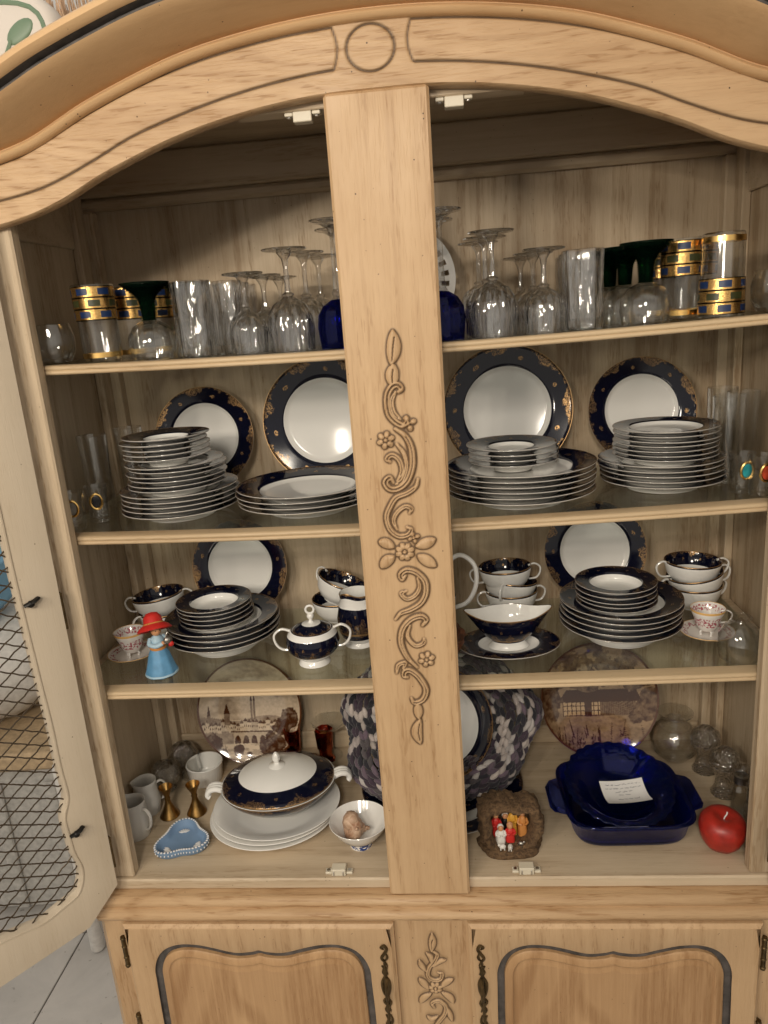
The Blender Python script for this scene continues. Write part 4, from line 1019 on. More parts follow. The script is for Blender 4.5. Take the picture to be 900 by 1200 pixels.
ob('hat_band', lat('hat_band', [(.0130, .0075), (.0142, .0062), (.0148, .0052), (.0138, .0046)], 36), 'paint_orange', ht)
V, F = join(ellipsoid((.010, -.0285, .0715), (.0085, .006, .0075), 12, 8), tube(smooth_path([(.006, -.028, .077), (.011, -.029, .086), (.016, -.028, .078)], 4), .0012, 6))
ob('basket', mk('basket', V, F), 'silver', fg)
ob('flowers', mk('flowers', *ellipsoid((.014, -.030, .063), (.005, .004, .005), 10, 6, noise=.3)), 'paint_red', fg)

# ------------------------------------------------------------------ deck, left half
platter_me = lat('oval_platter', [(0, .006), (.075, .006), (.090, .009), (.108, .017), (.125, .022), (.1275, .0222), (.128, .0212), (.110, .0145), (.092, .006), (.082, .003), (.080, 0), (.076, 0), (.074, .003), (0, .003)], 72, sharp=60)
zz = DECK
for k, (dx, dy, rz) in enumerate([(0, 0, .10), (.004, .003, .16), (.008, .004, .06)]):
    o = solo('oval_platter', platter_me, 'china', f'white oval platter, {["lowest", "middle", "topmost"][k]} of the three under blue casserole', 'platter', (-.318+dx, .178+dy, zz+.0004), (0, 0, rz), 'white oval platters', (1.0, .90, 1)); zz += .0092
cs = thing('casserole', 'cobalt covered vegetable dish with white domed lid on white platters', 'covered dish', (-.305, .195, zz+.0068-.003), (0, 0, .18))
b_me = lat('bowl', [(0, .008), (.05, .009), (.090, .028), (.112, .051), (.114, .0525), (.116, .0515), (.1155, .049), (.106, .036), (.086, .018), (.062, .007), (.055, .0045), (.056, 0), (.051, 0), (.049, .004), (0, .004)], 72, uv=[0, 0, 0, 0, 0, .99, .98, .93, .80, .70, .5, 0, 0, 0, 0], sharp=60)
for v in b_me.vertices: v.co.y *= .86
ob('bowl', b_me, 'cobalt', cs)
l_me = lat('lid', [(0, .085), (.02, .0845), (.045, .081), (.066, .0745), (.0735, .071), (.079, .069), (.090, .065), (.102, .0605), (.110, .0565), (.1125, .0545), (.1128, .0530), (.108, .053), (0, .060)], 72, uv=[.1, .2, .3, .5, .62, .664, .76, .87, .96, .984, .99, 0, 0], sharp=60)
for v in l_me.vertices: v.co.y *= .86
ob('lid', l_me, 'cobalt', cs)
ob('knob', lat('knob', [(0, .115), (.003, .1135), (.0072, .107), (.0085, .100), (.0065, .0935), (.0045, .0915), (.0075, .088), (.0155, .0862), (.017, .0848), (0, .0835)], 32, lambda a, i, r, z: 1-.12*abs(math.sin(a*3))*(1 if 0 < i < 5 else 0), sharp=50), 'china', cs)
for sg in (-1, 1):
    parts = [tube(smooth_path([(sg*.108, yy, .045), (sg*.124, yy*1.0, .052), (sg*.137, yy*.9, .050), (sg*.144, yy*.8, .040), (sg*.140, yy*.8, .034)], 4), [.0058]*9+[.0050]*8, 10) for yy in (-.008, 0, .008)]
    V, F = join(*parts); ob('handle', mk('handle', V, F), 'china', cs)
# transferware plates with printed scenes
def vnoise(x, y, s, seed=0):
    rg = np.random.RandomState(seed); T = rg.rand(64, 64)
    X_, Y_ = x*s+31.3, y*s+17.7; i, j = np.floor(X_).astype(int), np.floor(Y_).astype(int); fx_, fy_ = X_-i, Y_-j
    fx_, fy_ = fx_*fx_*(3-2*fx_), fy_*fy_*(3-2*fy_); g = lambda a, b_: T[a % 64, b_ % 64]
    return (g(i, j)*(1-fx_)+g(i+1, j)*fx_)*(1-fy_)+(g(i, j+1)*(1-fx_)+g(i+1, j+1)*fx_)*fy_
def fbm(x, y, s, seed=0): return vnoise(x, y, s, seed)*.5+vnoise(x, y, s*2.1, seed+1)*.3+vnoise(x, y, s*4.3, seed+2)*.2
def town(x, y):
    d = np.full_like(x, .20)
    d += .55*(y > .15)*np.clip(fbm(x, y*2, 2.5, 3)-.42, 0, 1)*1.6           # clouds
    hills = y < .18+.05*np.sin(x*5); d = np.where(hills, .35+.35*fbm(x, y, 6, 5), d)
    # house fronts and roofs
    for k in range(26):
        rg = random.Random(k); cx = -.9+k*.072; w = .030+.02*rg.random(); b0 = -.10+.05*rg.random(); h = .10+.10*rg.random()
        m = (np.abs(x-cx) < w) & (y > b0) & (y < b0+h); d = np.where(m, .12+.22*rg.random(), d)
        m = (np.abs(x-cx) < w*1.2*(1-(y-b0-h)/.07)) & (y >= b0+h) & (y < b0+h+.07); d = np.where(m, .75, d)
        m = (np.abs(np.abs(x-cx)-w*.45) < .007) & (np.abs(y-b0-h*.55) < .02); d = np.where(m, .9, d)
    for cx, w, b0, h, sp_ in ((-.46, .055, .05, .22, .20), (.02, .020, .15, .36, .16), (.075, .020, .15, .36, .16), (-.80, .03, .1, .15, .2)):
        m = (np.abs(x-cx) < w) & (y > b0) & (y < b0+h); d = np.where(m, .62, d)
        m = (np.abs(x-cx) < w*1.15*(1-(y-b0-h)/sp_)) & (y >= b0+h) & (y < b0+h+sp_); d = np.where(m, .9, d)
    br = (y < -.08) & (y > -.30) & (x > -.35) & (x < .62); u = ((x+.35) % .16)-.08
    d = np.where(br, .30, d); d = np.where(br & (u*u/.0038+(y+.30)**2/.024 < 1), .78, d)
    d = np.where((np.abs(y+.075) < .012) & (x > -.4) & (x < .65), .85, d)
    riv = (y < -.30); d = np.where(riv, .10+.30*(fbm(x, y*6, 4, 9) > .55), d)
    for cx, cy, r in ((.36, -.18, .10), (.30, -.38, .16), (.52, -.30, .14), (.62, .02, .16), (.75, .16, .18), (-.25, -.42, .10), (-.75, -.30, .18), (-.55, -.50, .12), (.05, -.62, .09), (.50, .0, .05), (.44, -.02, .05), (-.05, -.5, .05)):
        m = ((x-cx)**2+(y-cy)**2*.8) < r*r*(.5+1.0*fbm(x, y, 9, 11)); d = np.where(m, .55+.45*fbm(x, y, 14, 12), d)
    d = np.where((y < -.62+.06*np.sin(x*7)), .35+.5*fbm(x, y, 8, 15), d)
    return np.clip(d+.25*(fbm(x, y, 26, 20)-.5), 0, 1)
def farm(x, y):
    d = np.full_like(x, .22)+.25*fbm(x, y*2, 3, 3)
    d = np.where(y < .26, .30+.35*fbm(x*1.0, y*2.5, 4, 5), d)
    wall = (y < .46) & (y > .20) & (x > -.62) & (x < .02); d = np.where(wall, .02, d)
    gx = ((x+.62) % .075); gy = ((y-.20) % .085); d = np.where(wall & ((gx < .016) | (gy < .016)), .85, d)
    d = np.where((x > -.24) & (x < -.12) & (y > .19) & (y < .44), .80, d)
    barn = (y < .44) & (y > .20) & (x >= .02) & (x < .64); d = np.where(barn, .62+.3*(((x % .03) < .008)), d)
    roof = (y >= .44) & (y < .66) & (x > -.70+(y-.44)*.7) & (x < .74-(y-.44)*.5); d = np.where(roof, .78+.2*fbm(x*2, y*6, 12, 8), d)
    d = np.where((y >= .66+.05*np.sin(x*9)) & (fbm(x, y, 5, 40) > .40), .40+.5*fbm(x, y, 9, 41), d)
    for cx, cy, r in ((-.85, .5, .22), (.78, .30, .17), (.62, .18, .12), (.88, .5, .2), (-.80, .25, .12)):
        m = ((x-cx)**2+(y-cy)**2*.8) < r*r*(.5+1.0*fbm(x, y, 9, 11)); d = np.where(m, .45+.5*fbm(x, y, 14, 12), d)
    for k in range(70):
        rg = random.Random(k+50); cx = -.8+1.6*rg.random(); b0 = -.55+.5*rg.random()-.2*abs(cx); h = .10+.25*rg.random(); ln = (rg.random()-.5)*.5
        m = (np.abs(x-cx-(y-b0)*ln) < .010*(1-(y-b0)/h)+.003) & (y > b0) & (y < b0+h); d = np.where(m, .80, d)
    d = np.where(y < -.25, d*.6+.40*fbm(x*.6, y*3, 5, 30)+.12, d)
    d = np.where(y < -.55, d*.4+.5, d)
    return np.clip(d+.3*(fbm(x, y, 26, 21)-.5), 0, 1)
t = NT('brown_transfer_print'); at = t.n('Attribute', attribute_name='print')
MT['transfer'] = t.done(t.bsdf(at.outputs['Color'], .10, Coat_Weight=.5, Coat_Roughness=.03))
def scene_plate(name, R, paint, light, dark, shift):
    nr, n = 78, 240
    prof = [(R*k/nr*.985, .006+.012*max(0, (k/nr-.55)/.45)**2) for k in range(nr+1)]
    prof += [(R, .0185), (R*1.002, .0175), (R*.9, .012), (R*.6, .003), (R*.55, 0), (0, 0)]
    me = lat(name, prof, n, sharp=60)
    co = np.zeros(len(me.vertices)*3); me.vertices.foreach_get('co', co); co = co.reshape(-1, 3)
    x, y = co[:, 0]/R, co[:, 1]/R; d = np.clip((paint(x, y+shift)-.12)*1.5, 0, 1)[:, None]
    c_ = np.array(light)*(1-d)+np.array(dark)*d
    rr_ = np.sqrt(x*x+y*y); c_[rr_ > .97] = np.array(dark)*1.6
    a = me.attributes.new('print', 'FLOAT_COLOR', 'POINT'); a.data.foreach_set('color', np.concatenate([c_, np.ones((len(c_), 1))], 1).astype(np.float32).ravel())
    return me
standing(None, -.413, .375, DECK, .24, 'brown transfer printed plate with riverside town, standing at back left', me=scene_plate('scenic_plate', .122, town, (.68, .54, .39), (.065, .020, .006), .34), R=.122, mat='transfer', noun='scenic_plate', group='brown scenic plates')
standing(None, .373, .372, DECK, .24, 'brown transfer printed plate with timbered farmhouse, standing at back right', me=scene_plate('scenic_plate', .127, farm, (.54, .36, .20), (.065, .022, .008), .50), R=.127, mat='transfer', noun='scenic_plate', group='brown scenic plates')
# bowl with shell
sb = thing('rice_bowl', 'small flared white bowl with blue painted foot beside centre stile', 'bowl', (-.134, .106, DECK), (0, 0, 0))
t = NT('blue_brush'); nz = t.noise(t.coords((1, 1, 2)), 130, 2); MT['blue_brush'] = t.done(t.bsdf(t.mix(t.ramp(nz, .47, .53), WHITE, (.03, .06, .22)), .12))
ob('bowl', lat('bowl', [(0, .012), (.018, .014), (.034, .024), (.047, .040), (.0555, .054), (.0562, .0548), (.0568, .0540), (.049, .0395), (.036, .0225), (.0225, .012)], 56, sharp=60), 'china', sb)
ob('foot', lat('foot', [(.0365, .0228), (.0225, .0118), (.0205, .0085), (.021, .003), (.0212, 0), (.018, 0), (.0175, .006), (0, .007)], 48, sharp=60), 'blue_brush', sb)
t = NT('shell_surface'); nz = t.noise(t.coords((1, 1, 1)), 55, 5, .6, 1.0); b = t.bsdf(t.mix(t.ramp(nz, .35, .65), (.33, .17, .10), (.62, .45, .32)), .5); t.bump(b, nz, .6, .003); MT['shell'] = t.done(b)
parts = []
for k in range(46):       # whorls growing along a helix
    q = k/45; a = q*2*PI*3.2; R_ = .0035+.0145*q**1.5; off = .013*q**1.3
    parts.append(ellipsoid((off*math.cos(a), -.014+.034*q, off*math.sin(a)), (R_, R_*.92, R_*1.04), 10, 7, noise=.10, seed=k))
for k in range(7):        # knobs on the last whorl
    a = 2*PI*k/7; parts.append(ellipsoid((.021*math.cos(a), .014, .021*math.sin(a)), (.0042, .0042, .0042), 8, 6))
V, F = join(*parts)
sh_ = thing('sea_shell', 'knobbly tan sea shell lying in the small white bowl', 'shell', (-.131, .105, DECK+.036), (.25, .1, 1.9))
ob('whorls', mk('whorls', V, F, sharp=60), 'shell', sh_); MT['dark_hole'] = simple('shell_hollow', (.035, .018, .010), .7)
ob('aperture', mk('aperture', *ellipsoid((.004, .024, .004), (.0095, .0035, .0105), 14, 8)), 'dark_hole', sh_)
# jasper dish
MT['jasper'] = simple('blue_jasper', (.17, .27, .42), .65); MT['jasper_white'] = simple('white_jasper_relief', (.72, .72, .72), .65, bump=(500, .3))
def tref(a, i, r, z): return r*(1+.20*math.cos(3*(a-PI/2-.15))) if r > 0 else 0
jd = thing('jasper_dish', 'small blue clover shaped dish with white raised border', 'dish', (-.486, .108, DECK), (0, 0, .25))
def trefm(a, i, r, z): return 1+.19*math.cos(3*(a-PI/2))
ob('dish', lat('dish', [(0, .006), (.034, .006), (.040, .009), (.0425, .018), (.0440, .0190), (.0478, .0185), (.0475, .015), (.0440, .004), (.040, 0), (0, 0)], 72, trefm, sharp=50), 'jasper', jd)
parts = []
for k in range(54):
    a = 2*PI*k/54; r_ = .0460*trefm(a, 0, 0, 0); parts.append(ellipsoid((r_*math.cos(a), r_*math.sin(a), .0190), (.0028, .0022, .0014), 7, 5, rot=Matrix.Rotation(a+.6, 3, 'Z')))
for k in range(48):
    a = 2*PI*k/48; r_ = .0468*trefm(a, 0, 0, 0); parts.append(ellipsoid((r_*math.cos(a), r_*math.sin(a), .011), (.0016, .0012, .0020), 6, 5, rot=Matrix.Rotation(a, 3, 'Z')))
for k in range(3):
    a0 = PI/2+2*PI*k/3; cx, cy = .027*math.cos(a0), .027*math.sin(a0)
    for j in range(6):
        a = a0+(j-2.5)*.42; parts.append(ellipsoid((cx+.007*math.cos(a), cy+.007*math.sin(a), .0066), (.0062, .0022, .0010), 8, 5, rot=Matrix.Rotation(a, 3, 'Z')))
V, F = join(*parts); ob('relief', mk('relief', V, F, sharp=80), 'jasper_white', jd)
# white cream jugs
MT['stoneware'] = simple('grey_white_stoneware', (.60, .58, .54), .35)
def jug(x, y, rz, label, sc=1.0):
    j_ = thing('cream_jug', label, 'jug', (x, y, DECK), (0, 0, rz), 'plain white jugs')
    def lip(a, i, r, z):
        k = max(0, (z-.055)/.025); g_ = math.exp(-((a-PI)/.5)**2); return (r*(1+.22*k*g_), z+.004*k*g_)
    ob('body', lat('body', [(0, .005), (.022, .006), (.027, .03), (.024, .055), (.0225, .068), (.0235, .078), (.0245, .0785), (.0252, .077), (.0240, .067), (.026, .055), (.0292, .030), (.0262, .004), (.024, 0), (0, 0)], 44, lip, sharp=60), 'stoneware', j_, scale=sc)
    ob('handle', mk('handle', *loop_handle(.0245, .040, .018, .046, .0034, 1)), 'stoneware', j_, scale=sc)
jug(-.592, .140, -.35, 'plain white jug nearest left stile on cabinet floor'); jug(-.596, .212, .6, 'plain white jug behind another by left stile', .95)
# brass candlesticks
CB = lat('candlestick', [(0, 0), (.0250, 0), (.0262, .002), (.024, .006), (.0165, .018), (.0095, .032), (.0068, .043), (.0085, .047), (.0065, .051), (.010, .060), (.0165, .071), (.019, .0765), (.0180, .0772), (.0130, .068), (.006, .058), (0, .058)], 40, sharp=50)
for x, y, l in [(-.545, .196, 'brass waisted candlestick, left of the pair behind blue dish'), (-.490, .204, 'brass waisted candlestick, right of the pair beside white platters')]:
    solo('brass_candlestick', CB, 'brass', l, 'candlestick', (x, y, DECK+.0003), (0, 0, 0), 'brass candlesticks', (.78, .78, .90))
# ramekin
def ribs(a, i, r, z): return 1-.02*abs(math.sin(a*18)) if 7 <= i <= 9 else 1
solo('ramekin', lat('ramekin', [(0, .005), (.030, .005), (.033, .008), (.0365, .040), (.0375, .0445), (.039, .045), (.0405, .043), (.0395, .039), (.0360, .006), (.0345, .003), (.033, 0), (0, 0)], 108, ribs, sharp=50), 'china', 'small white fluted ramekin behind the brass candlesticks', 'ramekin', (-.505, .318, DECK+.0004), (0, 0, 0))
# cut glass balls on feet
BALL = lat('ball_vase', [(0, .006), (.012, .010), (.026, .024), (.029, .038), (.024, .054), (.020, .058), (.0215, .060), (.0235, .058), (.028, .052), (.0335, .038), (.030, .021), (.016, .006), (.021, .001), (.020, 0), (0, 0)], 40, sharp=60)
for x, y, l in [(-.585, .288, 'round cut glass candle holder, nearer one by left wall'), (-.570, .362, 'round cut glass candle holder, farther one in left back corner')]:
    solo('cut_glass_holder', BALL, 'textured_glass', l, 'candle holder', (x, y, DECK+.0003), (0, 0, 0), 'cut glass holders left')
solo('glass_creamer', lat('glass_creamer', [(0, .005), (.018, .006), (.024, .02), (.021, .045), (.025, .056), (.0262, .056), (.0225, .045), (.0258, .02), (.020, .001), (0, .0005)], 40, sharp=60), 'clear', 'small clear glass cup half hidden behind white ramekin', 'glass cup', (-.545, .330, DECK+.0003), (0, 0, 0))
# ruby votives
for x, y, s_, l in [(-.318, .392, 1.0, 'ruby glass votive cup in front of brown town plate'), (-.243, .385, 1.1, 'ruby glass votive cup inside clear dish, right of town plate')]:
    v_ = thing('votive_cup', l, 'votive', (x, y, DECK+.0005), (0, 0, .4), 'ruby votive cups')
    ob('cup', lat('cup', [(0, .036), (.014, .037), (.0160, .058), (.0172, .077), (.0185, .078), (.0195, .077), (.0182, .058), (.0165, .031), (.012, .0302), (0, .030)], 8, sharp=20), 'amber_glass', v_, scale=(s_, s_, 1))
    ob('stem', lat('stem', [(0, .0298), (.0160, .0296), (.0150, .020), (.0155, .010), (.021, .003), (.022, 0), (0, 0)], 8, sharp=40), 'amber_glass', v_)
    ob('wax', lat('wax', [(0, .062), (.0145, .0618), (.0140, .039), (0, .038)], 16, sharp=50), 'paint_orange', v_)
solo('flared_dish', lat('flared_dish', [(0, .070), (.018, .071), (.030, .080), (.040, .090), (.041, .0895), (.031, .0785), (.019, .0690), (.006, .066), (.005, .03), (.006, .012), (.024, .003), (.025, 0), (0, 0)], 44, lambda a, i, r, z: 1+.04*math.sin(a*12)*(z > .075), sharp=40), 'clear', 'clear flared glass dish behind the right ruby votive', 'glass dish', (-.232, .395-.03+.035, DECK+.0004))

# ------------------------------------------------------------------ big plates, salad bowl and scarf behind the stile
ch_me = plate_mesh('charger', .168, .024, .70)
tag(ob('charger', ch_me, 'cobalt', loc=(.022, .262, DECK+.0003), rot=(0, 0, .4)), 'large cobalt rimmed charger on the cabinet floor under the crocheted scarf', 'plate', 'large plates under scarf')
tag(ob('charger', PM['dinner'][0], 'cobalt', loc=(.018, .266, DECK+.0105), rot=(0, 0, 1.4)), 'cobalt dinner plate lying on the large charger under the scarf', 'plate', 'large plates under scarf')
BC = Vector((.018, .312, .848)); TL = .62
bm_ = lat('salad_bowl', [(0, .006), (.05, .008), (.088, .026), (.106, .048), (.113, .060), (.1145, .0605), (.1155, .0595), (.109, .047), (.091, .022), (.054, .002), (.048, -.004), (0, -.003)], 72, uv=[.2, .4, .67, .85, .97, .99, .99, 0, 0, 0, 0, 0], sharp=60)
rot_b = Matrix.Rotation(PI/2-TL, 4, 'X')
tag(ob('salad_bowl', bm_, 'cobalt', loc=BC, rot=rot_b.to_euler()), 'cobalt lined white bowl propped on edge inside the scarf behind centre stile', 'bowl')
t = NT('variegated_yarn'); at = t.n('Attribute', attribute_name='yarn'); nz = t.noise(t.coords((1, 1, 1)), 900, 2)
b = t.bsdf(t.mix(t.math('MULTIPLY', nz, .35), at.outputs['Color'], (.03, .03, .04)), .9, Sheen_Weight=.3); t.bump(b, nz, .6, .001); MT['yarn'] = t.done(b)
V = []; F = []; C = []
rg = random.Random(3); ycol = [(.44, .38, .36), (.050, .030, .048), (.010, .010, .016), (.09, .075, .08), (.52, .48, .46), (.028, .016, .026), (.016, .014, .022), (.56, .49, .45), (.15, .105, .14), (.045, .03, .045)]
RM, NR = .147, 12
R3 = rot_b.to_3x3()
def ring(a, ph):
    wob = 1+.05*math.sin(3*a+1)+.03*math.sin(7*a)
    rm = .038*(1+.14*math.sin(2*a+.5)+.16*math.sin(7*a+1)+.10*math.sin(11*a+2*ph))
    rad = RM*wob+rm*math.cos(ph)
    p = Vector((rad*math.cos(a)*1.05, rad*math.sin(a)*.92, rm*1.05*math.sin(ph)+.012+.010*math.sin(5*a+.7)))
    return BC+R3 @ p
for row in range(NR):
    ph = -PI*.25+row*(PI*1.5/(NR-1)); ns_ = 46
    cur = ycol[0]
    for k in range(ns_):
        a = 2*PI*(k+(row % 2)*.5)/ns_; da = 2*PI/ns_
        p = ring(a, ph); pn = ring(a+da*1.25, ph); out = (ring(a, ph)-ring(a, ph+PI)).normalized()
        side = (pn-p).normalized().cross(out).normalized()
        for sg in (-1, 1):
            if rg.random() < .7: cur = rg.choice(ycol)
            q0 = p+side*sg*.0076+out*.001; q1 = pn+side*sg*.0012-out*.0015
            if min(q0.z, q1.z) < DECK+.024:
                sh2 = DECK+.024+rg.random()*.004-min(q0.z, q1.z); q0.z += sh2; q1.z += sh2
            mid_ = (q0+q1)/2+out*.0055
            tv, tf = tube([q0, q0*.5+mid_*.5+out*.001, mid_, q1*.5+mid_*.5+out*.001, q1], [.0022, .0050, .0060, .0050, .0018], 8)
            kk = len(V); V += tv; F += [tuple(i+kk for i in f) for f in tf]
            j_ = .8+.4*rg.random(); C += [tuple(min(1, cc*j_) for cc in cur)+(1,)]*len(tv)
me = mk('scarf', V, F, sharp=70); a_ = me.attributes.new('yarn', 'FLOAT_COLOR', 'POINT'); a_.data.foreach_set('color', np.array(C, np.float32).ravel())
tag(ob('crocheted_scarf', me, 'yarn'), 'chunky grey, white and navy crocheted scarf wound round the bowl behind centre stile', 'scarf')
# ------------------------------------------------------------------ deck, right half
# nativity in bark
t = NT('bark'); nz = t.noise(t.coords((1, 1, 1)), 150, 6, .7, .6); b = t.bsdf(t.mix(t.ramp(nz, .35, .65), (.04, .02, .009), (.21, .125, .06)), .85); t.bump(b, nz, 1.0, .004); MT['bark'] = t.done(b)
nt = thing('nativity_ornament', 'small bark framed nativity ornament with painted figures, beside centre stile', 'ornament', (.149, .100, DECK), (0, 0, .06))
def rough(me, amp, seed=1):
    rg_ = random.Random(seed)
    for v in me.vertices: v.co += Vector((rg_.gauss(0, amp), rg_.gauss(0, amp), rg_.gauss(0, amp)*.6))
    for v in me.vertices: v.co.z = max(v.co.z, .0003)
    me.update(); return me
NQ = 72; loops = []
def bark_loop(a_, h_, y, seed):
    rg_ = random.Random(seed); out = []
    for k in range(NQ):
        t_ = 2*PI*k/NQ; c_, s2 = math.cos(t_), math.sin(t_); p_ = 4.0
        r_ = (abs(c_)**p_+abs(s2)**p_)**(-1/p_)*(1+.06*math.sin(3*t_+1)+.035*math.sin(7*t_+2)+.045*rg_.gauss(0, 1)*(.3 if a_ < .04 else 1))
        out.append((a_*r_*c_, y+rg_.gauss(0, .0008), max(.0006, .050+h_*r_*s2)))
    return out
for a_, h_, y in ((.036, .034, .026), (.036, .034, -.010), (.038, .036, -.022), (.045, .040, -.028), (.052, .046, -.026), (.056, .049, -.014), (.057, .050, 0), (.056, .050, .014), (.053, .047, .028)): loops.append(bark_loop(a_, h_, y, len(loops)))
n_ = NQ; V = [v for lp in loops for v in lp]; F = []
for i in range(len(loops)-1):
    for k in range(n_): F.append((i*n_+k, i*n_+(k+1) % n_, (i+1)*n_+(k+1) % n_, (i+1)*n_+k))
ob('bark_arch', mk('bark_arch', V, F, sharp=80), 'bark', nt)
V = []; F = []
for i in range(9):
    for j in range(9): V.append((-.044+.088*i/8, .0235+.002*math.sin(i*2+j), .004+.086*j/8))
for i in range(8):
    for j in range(8): F.append((i*9+j, (i+1)*9+j, (i+1)*9+j+1, i*9+j+1))
MT['dark_bark'] = MT['bark']
ob('bark_back', mk('bark_back', V, F), 'bark', nt)
ob('log_base', rough(lat('log_base', [(0, .012), (.040, .012), (.050, .010), (.060, .005), (.059, 0), (0, 0)], 40, lambda a, i, r, z: (r*(1+.05*math.sin(5*a)), z) if True else 1, sharp=80), .0008, 4), 'bark', nt, scale=(1, .72, 1))
fcol = [('paint_red', (-.028, .004), .052, 'paint_white'), ('paint_white', (-.021, -.012), .034, 'paint_white'), ('black_metal', (-.008, .008), .046, 'paint_white'), ('paint_red', (-.001, -.010), .036, 'skin_paint'), ('paint_yellow', (.007, .009), .058, 'paint_yellow'), ('paint_orange', (.028, .004), .054, 'skin_paint')]
cmat('paint_yellow', (.65, .34, .04), .5); cmat('robe_navy', (.02, .02, .05), .5)
for mcol, (fx_, fy_), hgt, hc in fcol:
    f_ = ob('figure', lat('figure', [(0, 0), (.0090, 0), (.0086, hgt*.3), (.0070, hgt*.55), (.0062, hgt*.68), (.0034, hgt*.76), (0, hgt*.77)], 16, lambda a, i, r, z: 1+.10*math.sin(a*5), sharp=60), mcol, nt, loc=(fx_*.88, fy_+.001, .0168), scale=(1.05, .95, 1.0))
    ob('head', mk('head', *ellipsoid((0, -.001, hgt*.86), (.0050, .0050, .0062), 12, 8)), 'skin_paint', f_)
    ob('headcloth', mk('headcloth', *ellipsoid((0, .0014, hgt*.88), (.0058, .0050, .0072), 12, 8)), hc, f_)
    V, F = join(*[tube(smooth_path([(sx*.0058, 0, hgt*.66), (sx*.0082, -.005, hgt*.52), (sx*.002, -.0092, hgt*.50)], 3), .0024, 6) for sx in (-1, 1)]); ob('arms', mk('arms', V, F), mcol, f_)
for k, (cx, cy) in enumerate([(-.018, -.024), (-.004, -.026), (.016, -.018)]):
    V, F = join(ellipsoid((0, 0, .0065), (.0065, .0045, .0048), 10, 7), ellipsoid((-.006, -.001, .0105), (.0030, .0026, .0030), 8, 6), *[tube([(sx*.0035, sy*.0022, .004), (sx*.0035, sy*.0022, 0)], .0011, 5) for sx in (-1, 1) for sy in (-1, 1)])
    ob('lamb', mk('lamb', V, F), 'paint_white' if k < 2 else 'silver', nt, loc=(cx, cy-.004, .0128), rot=(0, 0, k*1.3))
# blue baking dish
def sq(a, b_, n, z, p=5.0):
    out = []
    for k in range(n):
        t_ = 2*PI*k/n; c_, s_ = math.cos(t_), math.sin(t_)
        r_ = (abs(c_)**p+abs(s_)**p)**(-1/p); out.append((a*r_*c_, b_*r_*s_, z))
    return out
def loft(loops):
    n = len(loops[0]); V = [v for lp in loops for v in lp]; F = []
    for i in range(len(loops)-1):
        for k in range(n):
            k2 = (k+1) % n; F.append((i*n+k, i*n+k2, (i+1)*n+k2, (i+1)*n+k))
    F.append(tuple(range(n))[::-1]); F.append(tuple(range((len(loops)-1)*n, len(loops)*n)))
    return V, F
bd_ = thing('baking_dish', 'square deep blue glass baking dish with side handles', 'baking dish', (.372, .180, DECK), (0, 0, .02))
NL = 80
V, F = loft([sq(.094, .084, NL, 0), sq(.100, .090, NL, .0025), sq(.104, .094, NL, .010), sq(.111, .101, NL, .044), sq(.117, .107, NL, .0475), sq(.1185, .1085, NL, .0505), sq(.117, .107, NL, .053), sq(.111, .101, NL, .0525), sq(.1075, .0975, NL, .047), sq(.099, .089, NL, .012), sq(.092, .082, NL, .006)])
ob('dish', mk('dish', V, F, sharp=60), 'blue_bake', bd_)
for sg in (-1, 1):
    pts = [(sg*.115, -.050), (sg*.134, -.042), (sg*.140, -.030), (sg*.140, .030), (sg*.134, .042), (sg*.115, .050)]
    n = len(pts); V = [(x, y, z_) for z_ in (.044, .053) for x, y in pts]; F = [tuple(range(n)), tuple(range(n, 2*n))]+[(i, (i+1) % n, (i+1) % n+n, i+n) for i in range(n)]
    hm = mk('handle', V, F, sharp=30)
    ho = ob('handle', hm, 'blue_bake', bd_)
    md = ho.modifiers.new('bevel', 'BEVEL'); md.width = .003; md.segments = 3
# fluted blue bowl tipped up inside it
def shellmod(a, i, r, z): return 1+.017*math.cos(a*28)*min(1, max(0, (r-.07)/.03))
FB = Vector((.368, .196, DECK+.046)); FR = Matrix.Rotation(.24, 4, 'X') @ Matrix.Rotation(.05, 4, 'Y')
solo('fluted_bowl', lat('fluted_bowl', [(0, -.022), (.045, -.021), (.060, -.014), (.074, .002), (.092, .014), (.102, .017), (.1035, .0185), (.102, .0205), (.090, .0175), (.072, .0055), (.058, -.0105), (.044, -.0165), (0, -.0175)], 192, shellmod, sharp=70), 'blue_bake', 'round blue glass bowl with scalloped rim, tipped inside the square dish', 'bowl', FB, FR.to_euler())
# note card
t = NT('note_paper'); uvn = t.n('TexCoord'); sp = t.n('SeparateXYZ'); t.l(uvn.outputs['UV'], sp.inputs[0])
MT['paper'] = t.done(t.bsdf((.72, .71, .70), .7))
nc = thing('note_card', 'small white handwritten note lying in the blue bowl', 'note')
card = []; NX, NY = 14, 10
Rn = FR.to_3x3()
def card_pt(u, v, lift=0):
    x = (u-.5)*.086; y = (v-.5)*.056
    c_, s_ = math.cos(.13), math.sin(.13); x, y = x*c_-y*s_, x*s_+y*c_
    z = -.0095+.0105*((v-.5)*2)**2*(1 if v < .5 else .6)+.004*((u-.5)*2)**2+.004
    return FB+Rn @ Vector((x+.012, y-.008, z+lift))
V = [tuple(card_pt(i/NX, j/NY)) for i in range(NX+1) for j in range(NY+1)]
F = [(i*(NY+1)+j, (i+1)*(NY+1)+j, (i+1)*(NY+1)+j+1, i*(NY+1)+j+1) for i in range(NX) for j in range(NY)]
k = len(V); V += [(a, b_, c_-.0005) for a, b_, c_ in V]; F += [tuple(i+k for i in f[::-1]) for f in F]
ob('paper', mk('paper', V, F), 'paper', nc)
MT['ink'] = simple('grey_ink', (.09, .09, .13), .7)
parts = []; rg = random.Random(11)
